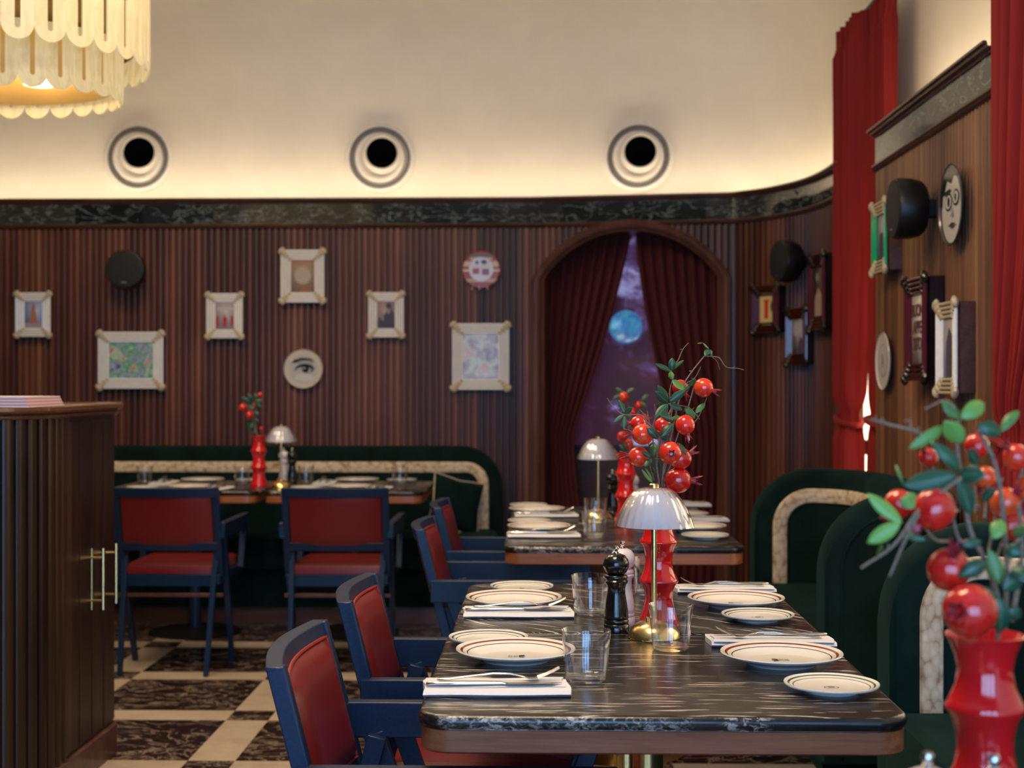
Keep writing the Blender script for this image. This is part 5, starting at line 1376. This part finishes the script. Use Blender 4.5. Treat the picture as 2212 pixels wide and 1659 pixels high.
poms1 = [(1072, 572, 102 * K, -0.01, (1, -0.25, -0.35)), (830, 575, 88 * K, 0.035, (0.6, 0.2, -0.8)), (880, 965, 103 * K, -0.045, (0.2, -0.35, -1)), (645, 975, 92 * K, 0.0, (0.2, 0.5, -0.6)),
         (385, 950, 84 * K, 0.035, (-0.9, 0.3, 0)), (432, 1065, 112 * K, -0.03, (-1, -0.2, 0.1)), (388, 1300, 108 * K, -0.02, (-1, -0.1, 0.1)), (720, 1260, 120 * K, -0.065, (0.0, -1, -0.02)),
         (830, 1320, 118 * K, -0.002, (0.9, 0.1, 0.5)), (805, 1550, 138 * K, 0.0, (1, -0.05, 0.0))]
lv1 = [(735, 400, 560, 322, 62, .1, -.01), (735, 395, 742, 258, 78, .25, -.02), (752, 380, 862, 284, 42, .55, 0), (748, 492, 722, 398, 62, .8, -.02), (745, 485, 865, 605, 95, .75, -.02), (700, 725, 588, 548, 88, .2, .01), (700, 735, 563, 608, 96, .1, -.03),
       (705, 725, 885, 598, 86, .25, -.03), (700, 745, 563, 892, 96, .2, -.04), (712, 748, 848, 808, 72, .15, -.03), (690, 740, 575, 770, 60, .3, .02), (985, 845, 1090, 733, 62, .75, -.01), (880, 800, 985, 900, 86, .7, 0), (740, 890, 850, 905, 60, .8, -.02),
       (765, 925, 610, 858, 82, .0, -.05), (760, 945, 622, 1095, 86, .0, -.06), (590, 1115, 475, 988, 82, .0, -.05), (520, 1305, 415, 1245, 54, .0, -.05), (525, 1320, 450, 1405, 56, .3, -.04), (560, 1160, 540, 1300, 90, .7, -.01), (560, 1150, 500, 1220, 60, .6, -.01),
       (808, 1155, 888, 1280, 54, .05, -.05), (540, 1582, 413, 1432, 36, .8, -.05), (535, 1575, 462, 1418, 24, .75, -.04), (245, 845, 180, 702, 56, .2, 0), (245, 850, 322, 776, 56, .55, 0), (240, 855, 118, 942, 42, .6, 0), (245, 870, 232, 1022, 54, .55, 0),
       (1128, 172, 1085, 240, 60, .25, 0), (1128, 172, 1155, 235, 50, .2, 0), (1130, 165, 1060, 100, 24, .7, 0), (1060, 100, 1005, 110, 22, .65, 0), (920, 560, 990, 478, 56, .6, 0), (930, 560, 860, 610, 50, .55, 0), (820, 660, 760, 745, 60, .5, 0.02), (620, 1090, 700, 1120, 56, .6, .01), (560, 1480, 520, 1400, 40, .0, .01), (600, 1450, 560, 1330, 60, .05, .02),
       (690, 870, 600, 820, 60, .5, .03), (860, 830, 920, 780, 56, .3, .02), (520, 1560, 560, 1440, 44, .0, .01)]
st1 = [([(605, 1700), (600, 1560), (578, 1380), (605, 1130), (660, 960), (730, 800), (820, 620), (880, 505), (975, 370), (1080, 240)], .0024, .0013, .0), ([(1080, 240), (1160, 244), (1240, 262), (1310, 355), (1420, 368), (1497, 386)], .0013, .0007, .0), ([(1160, 246), (1215, 300), (1245, 385)], .0007, .0004, .0),
       ([(630, 1700), (640, 1540), (655, 1400), (735, 1060), (765, 920), (800, 760), (860, 560), (965, 545)], .0024, .0012, .01), ([(735, 830), (715, 620), (745, 480), (735, 385), (800, 290), (855, 170), (915, 100)], .0014, .0008, 0), ([(55, 680), (110, 760), (195, 840), (270, 862), (400, 862), (480, 940), (545, 1000), (600, 1130)][::-1], .0016, .0008, 0),
       ([(700, 740), (830, 762), (930, 790), (1030, 905)], .0010, .0006, -.02), ([(960, 960), (1030, 860), (1110, 670)], .0011, .0007, .0), ([(900, 520), (980, 470), (1045, 352)], .0010, .0006, .0), ([(540, 980), (565, 860), (555, 742)], .0011, .0007, 0), ([(395, 800), (490, 905), (505, 950)], .0010, .0008, 0), ([(475, 815), (495, 900), (490, 950)], .0010, .0008, .01), ([(800, 1150), (760, 1320), (650, 1560)], .0012, .0012, .02)]
bouquet(V1, 'pomegranate branch with glossy red fruit rising from the vase behind the nearest lamp', conv1, poms1, [(a, b, c, d, w * K, t, dd) for a, b, c, d, w, t, dd in lv1], st1, 1)
# foreground
def conv0(x, y, dd): return PD(1860 + x / 2.764, 800 + y / 2.764, 1.5 + dd)
K0 = 1.5 / FP / 2.764
poms0 = [(225, 800, 90 * K0, .02, (-.5, .5, -.8)), (435, 830, 125 * K0, -.02, (-.8, .1, -.9)), (525, 1190, 128 * K0, -.02, (0.0, -.7, .75)), (650, 1435, 158 * K0, -.06, (-.55, -.8, .1)), (860, 790, 92 * K0, .05, (.4, -.5, .6)), (690, 450, 78 * K0, .10, (.2, .2, 1)), (925, 520, 82 * K0, .05, (-.7, -.2, .8)), (740, 640, 70 * K0, .08, (-.2, .4, -.8)), (900, 930, 90 * K0, .05, (.4, 0, .6)), (400, 520, 60 * K0, .08, (-.5, -.6, .5)), (1010, 700, 90 * K0, .05, (.4, 0, .6))]
lv0 = [(245, 912, 35, 738, 84, .95, -.03), (235, 912, 36, 1032, 92, .95, -.03), (575, 625, 248, 690, 118, .2, -.03), (580, 610, 425, 425, 84, .35, -.01), (590, 640, 655, 862, 104, .15, -.02), (585, 620, 742, 622, 110, .2, -.02), (500, 330, 285, 470, 74, .85, 0), (610, 430, 495, 300, 118, .9, 0), (585, 285, 478, 190, 92, .7, 0), (590, 290, 742, 188, 100, .9, 0), (690, 330, 842, 380, 98, .3, 0),
       (830, 370, 945, 235, 64, .75, 0), (745, 1140, 585, 1232, 96, .1, -.04), (805, 1335, 625, 1352, 104, .25, -.05), (820, 1345, 832, 1580, 104, .2, -.05), (845, 1310, 975, 1200, 110, .2, -.02), (835, 1285, 765, 1070, 96, .75, -.01), (790, 1010, 845, 890, 96, .9, 0), (720, 1020, 600, 1045, 60, .2, 0), (860, 1060, 960, 1100, 90, .2, 0), (260, 780, 330, 740, 60, .9, -.02), (320, 820, 240, 760, 80, .85, -.04), (860, 1420, 960, 1480, 90, .1, 0), (900, 980, 1010, 940, 80, .6, 0), (240, 990, 390, 1010, 40, .5, -.02), (205, 560, 250, 680, 22, .7, 0), (900, 1180, 1020, 1260, 100, .15, -.02), (95, 1100, 130, 1040, 30, .85, 0), (700, 560, 640, 470, 80, .1, .03), (800, 700, 720, 780, 60, .1, .03)]
st0 = [([(840, 1800), (860, 1500), (870, 1200), (850, 870), (800, 560), (700, 360)], .0032, .002, .03), ([(800, 1800), (820, 1400), (735, 1130), (650, 950), (600, 640), (570, 420), (590, 240)], .0034, .0016, .01), ([(590, 620), (480, 480), (350, 375), (160, 322), (50, 290)], .0022, .0012, .0), ([(560, 230), (500, 180), (380, 232)], .0016, .0009, .0), ([(600, 640), (350, 830), (200, 1040), (0, 1180)], .0022, .0013, -.03), ([(370, 800), (260, 1020), (170, 1232)], .0022, .0012, -.03), ([(900, 1500), (960, 1100), (940, 800)], .003, .002, .02), ([(860, 1200), (920, 1040), (1000, 960)], .0022, .0016, .0), ([(150, 320), (120, 285)], .0012, .0008, 0), ([(300, 350), (290, 290)], .0012, .0008, 0)]
bouquet(V0, 'blurred pomegranate branch with bright leaves in the right foreground', conv0, poms0, [(a, b, c, d, w * K0, t, dd) for a, b, c, d, w, t, dd in lv0], st0, 2)
# arch tables
dv3 = (V3.location - Vector((0, 0, 0))).dot(FW); kk = dv3 / FP
def conv3(x, y, dd): return PD(x, y, dv3 + dd)
poms3 = [(1345, 943, 0.0215, -.01, (-.1, -1, .1)), (1347, 857, 0.019, 0, (.2, .2, -.9)), (1379, 875, 0.014, 0, (-.5, -.4, .5)), (1366, 890, 0.018, .02, (.5, .2, -.8)), (1390, 905, 0.02, .02, (1, 0, 0)), (1358, 960, 0.02, .03, (.3, .2, -.9))]
lv3 = [(1350, 850, 1322, 862, 10, .3, 0), (1350, 850, 1330, 838, 9, .6, 0), (1352, 850, 1370, 838, 9, .5, 0), (1350, 855, 1335, 880, 9, .2, 0), (1385, 865, 1400, 852, 8, .7, 0), (1385, 868, 1398, 880, 7, .7, 0), (1355, 930, 1340, 915, 10, .2, 0), (1360, 930, 1375, 915, 10, .3, 0), (1352, 975, 1338, 960, 10, .1, 0), (1365, 900, 1350, 900, 9, .2, 0), (1356, 860, 1372, 862, 8, .2, 0)]
st3 = [([(1351, 1000), (1352, 950), (1362, 900), (1350, 850)], .0022, .0012, 0), ([(1354, 1000), (1368, 930), (1385, 870), (1395, 850)], .002, .001, .01)]
bouquet(V3, 'small pomegranate branch in the vase of the arch tables, before the dark curtains', conv3, poms3, [(a, b, c, d, w * kk, t, dd) for a, b, c, d, w, t, dd in lv3], st3, 3)
dv4 = V4.location.dot(FW); k4 = dv4 / FP
def conv4(x, y, dd): return PD(x, y, dv4 + dd)
poms4 = [(525, 880, 0.021, 0, (-.6, -.5, -.3)), (539, 896, 0.020, -.02, (-.3, -.6, -.6)), (562, 853, 0.013, 0, (.3, 0, .9)), (565, 926, 0.010, 0, (.5, 0, .8)), (548, 878, 0.017, .03, (.2, .5, .5))]
lv4 = [(545, 870, 520, 858, 10, .3, 0), (548, 868, 535, 850, 10, .1, 0), (552, 866, 570, 862, 12, .05, 0), (550, 872, 566, 880, 11, .1, 0), (545, 905, 533, 920, 10, .3, 0), (548, 912, 536, 930, 10, .5, 0), (550, 905, 562, 915, 9, .1, 0), (552, 925, 545, 938, 9, .1, 0), (548, 885, 535, 872, 10, .05, 0), (555, 860, 550, 848, 8, .1, 0), (548, 890, 560, 895, 10, .05, 0)]
st4 = [([(559, 960), (552, 920), (546, 880), (556, 850)], .0024, .0012, 0), ([(557, 955), (545, 905), (528, 865)], .002, .001, 0)]
bouquet(V4, 'small pomegranate branch in the vase of the back tables', conv4, poms4, [(a, b, c, d, w * k4, t, dd) for a, b, c, d, w, t, dd in lv4], st4, 4)
for o in bpy.data.objects:
    if 'used' in o: del o['used']
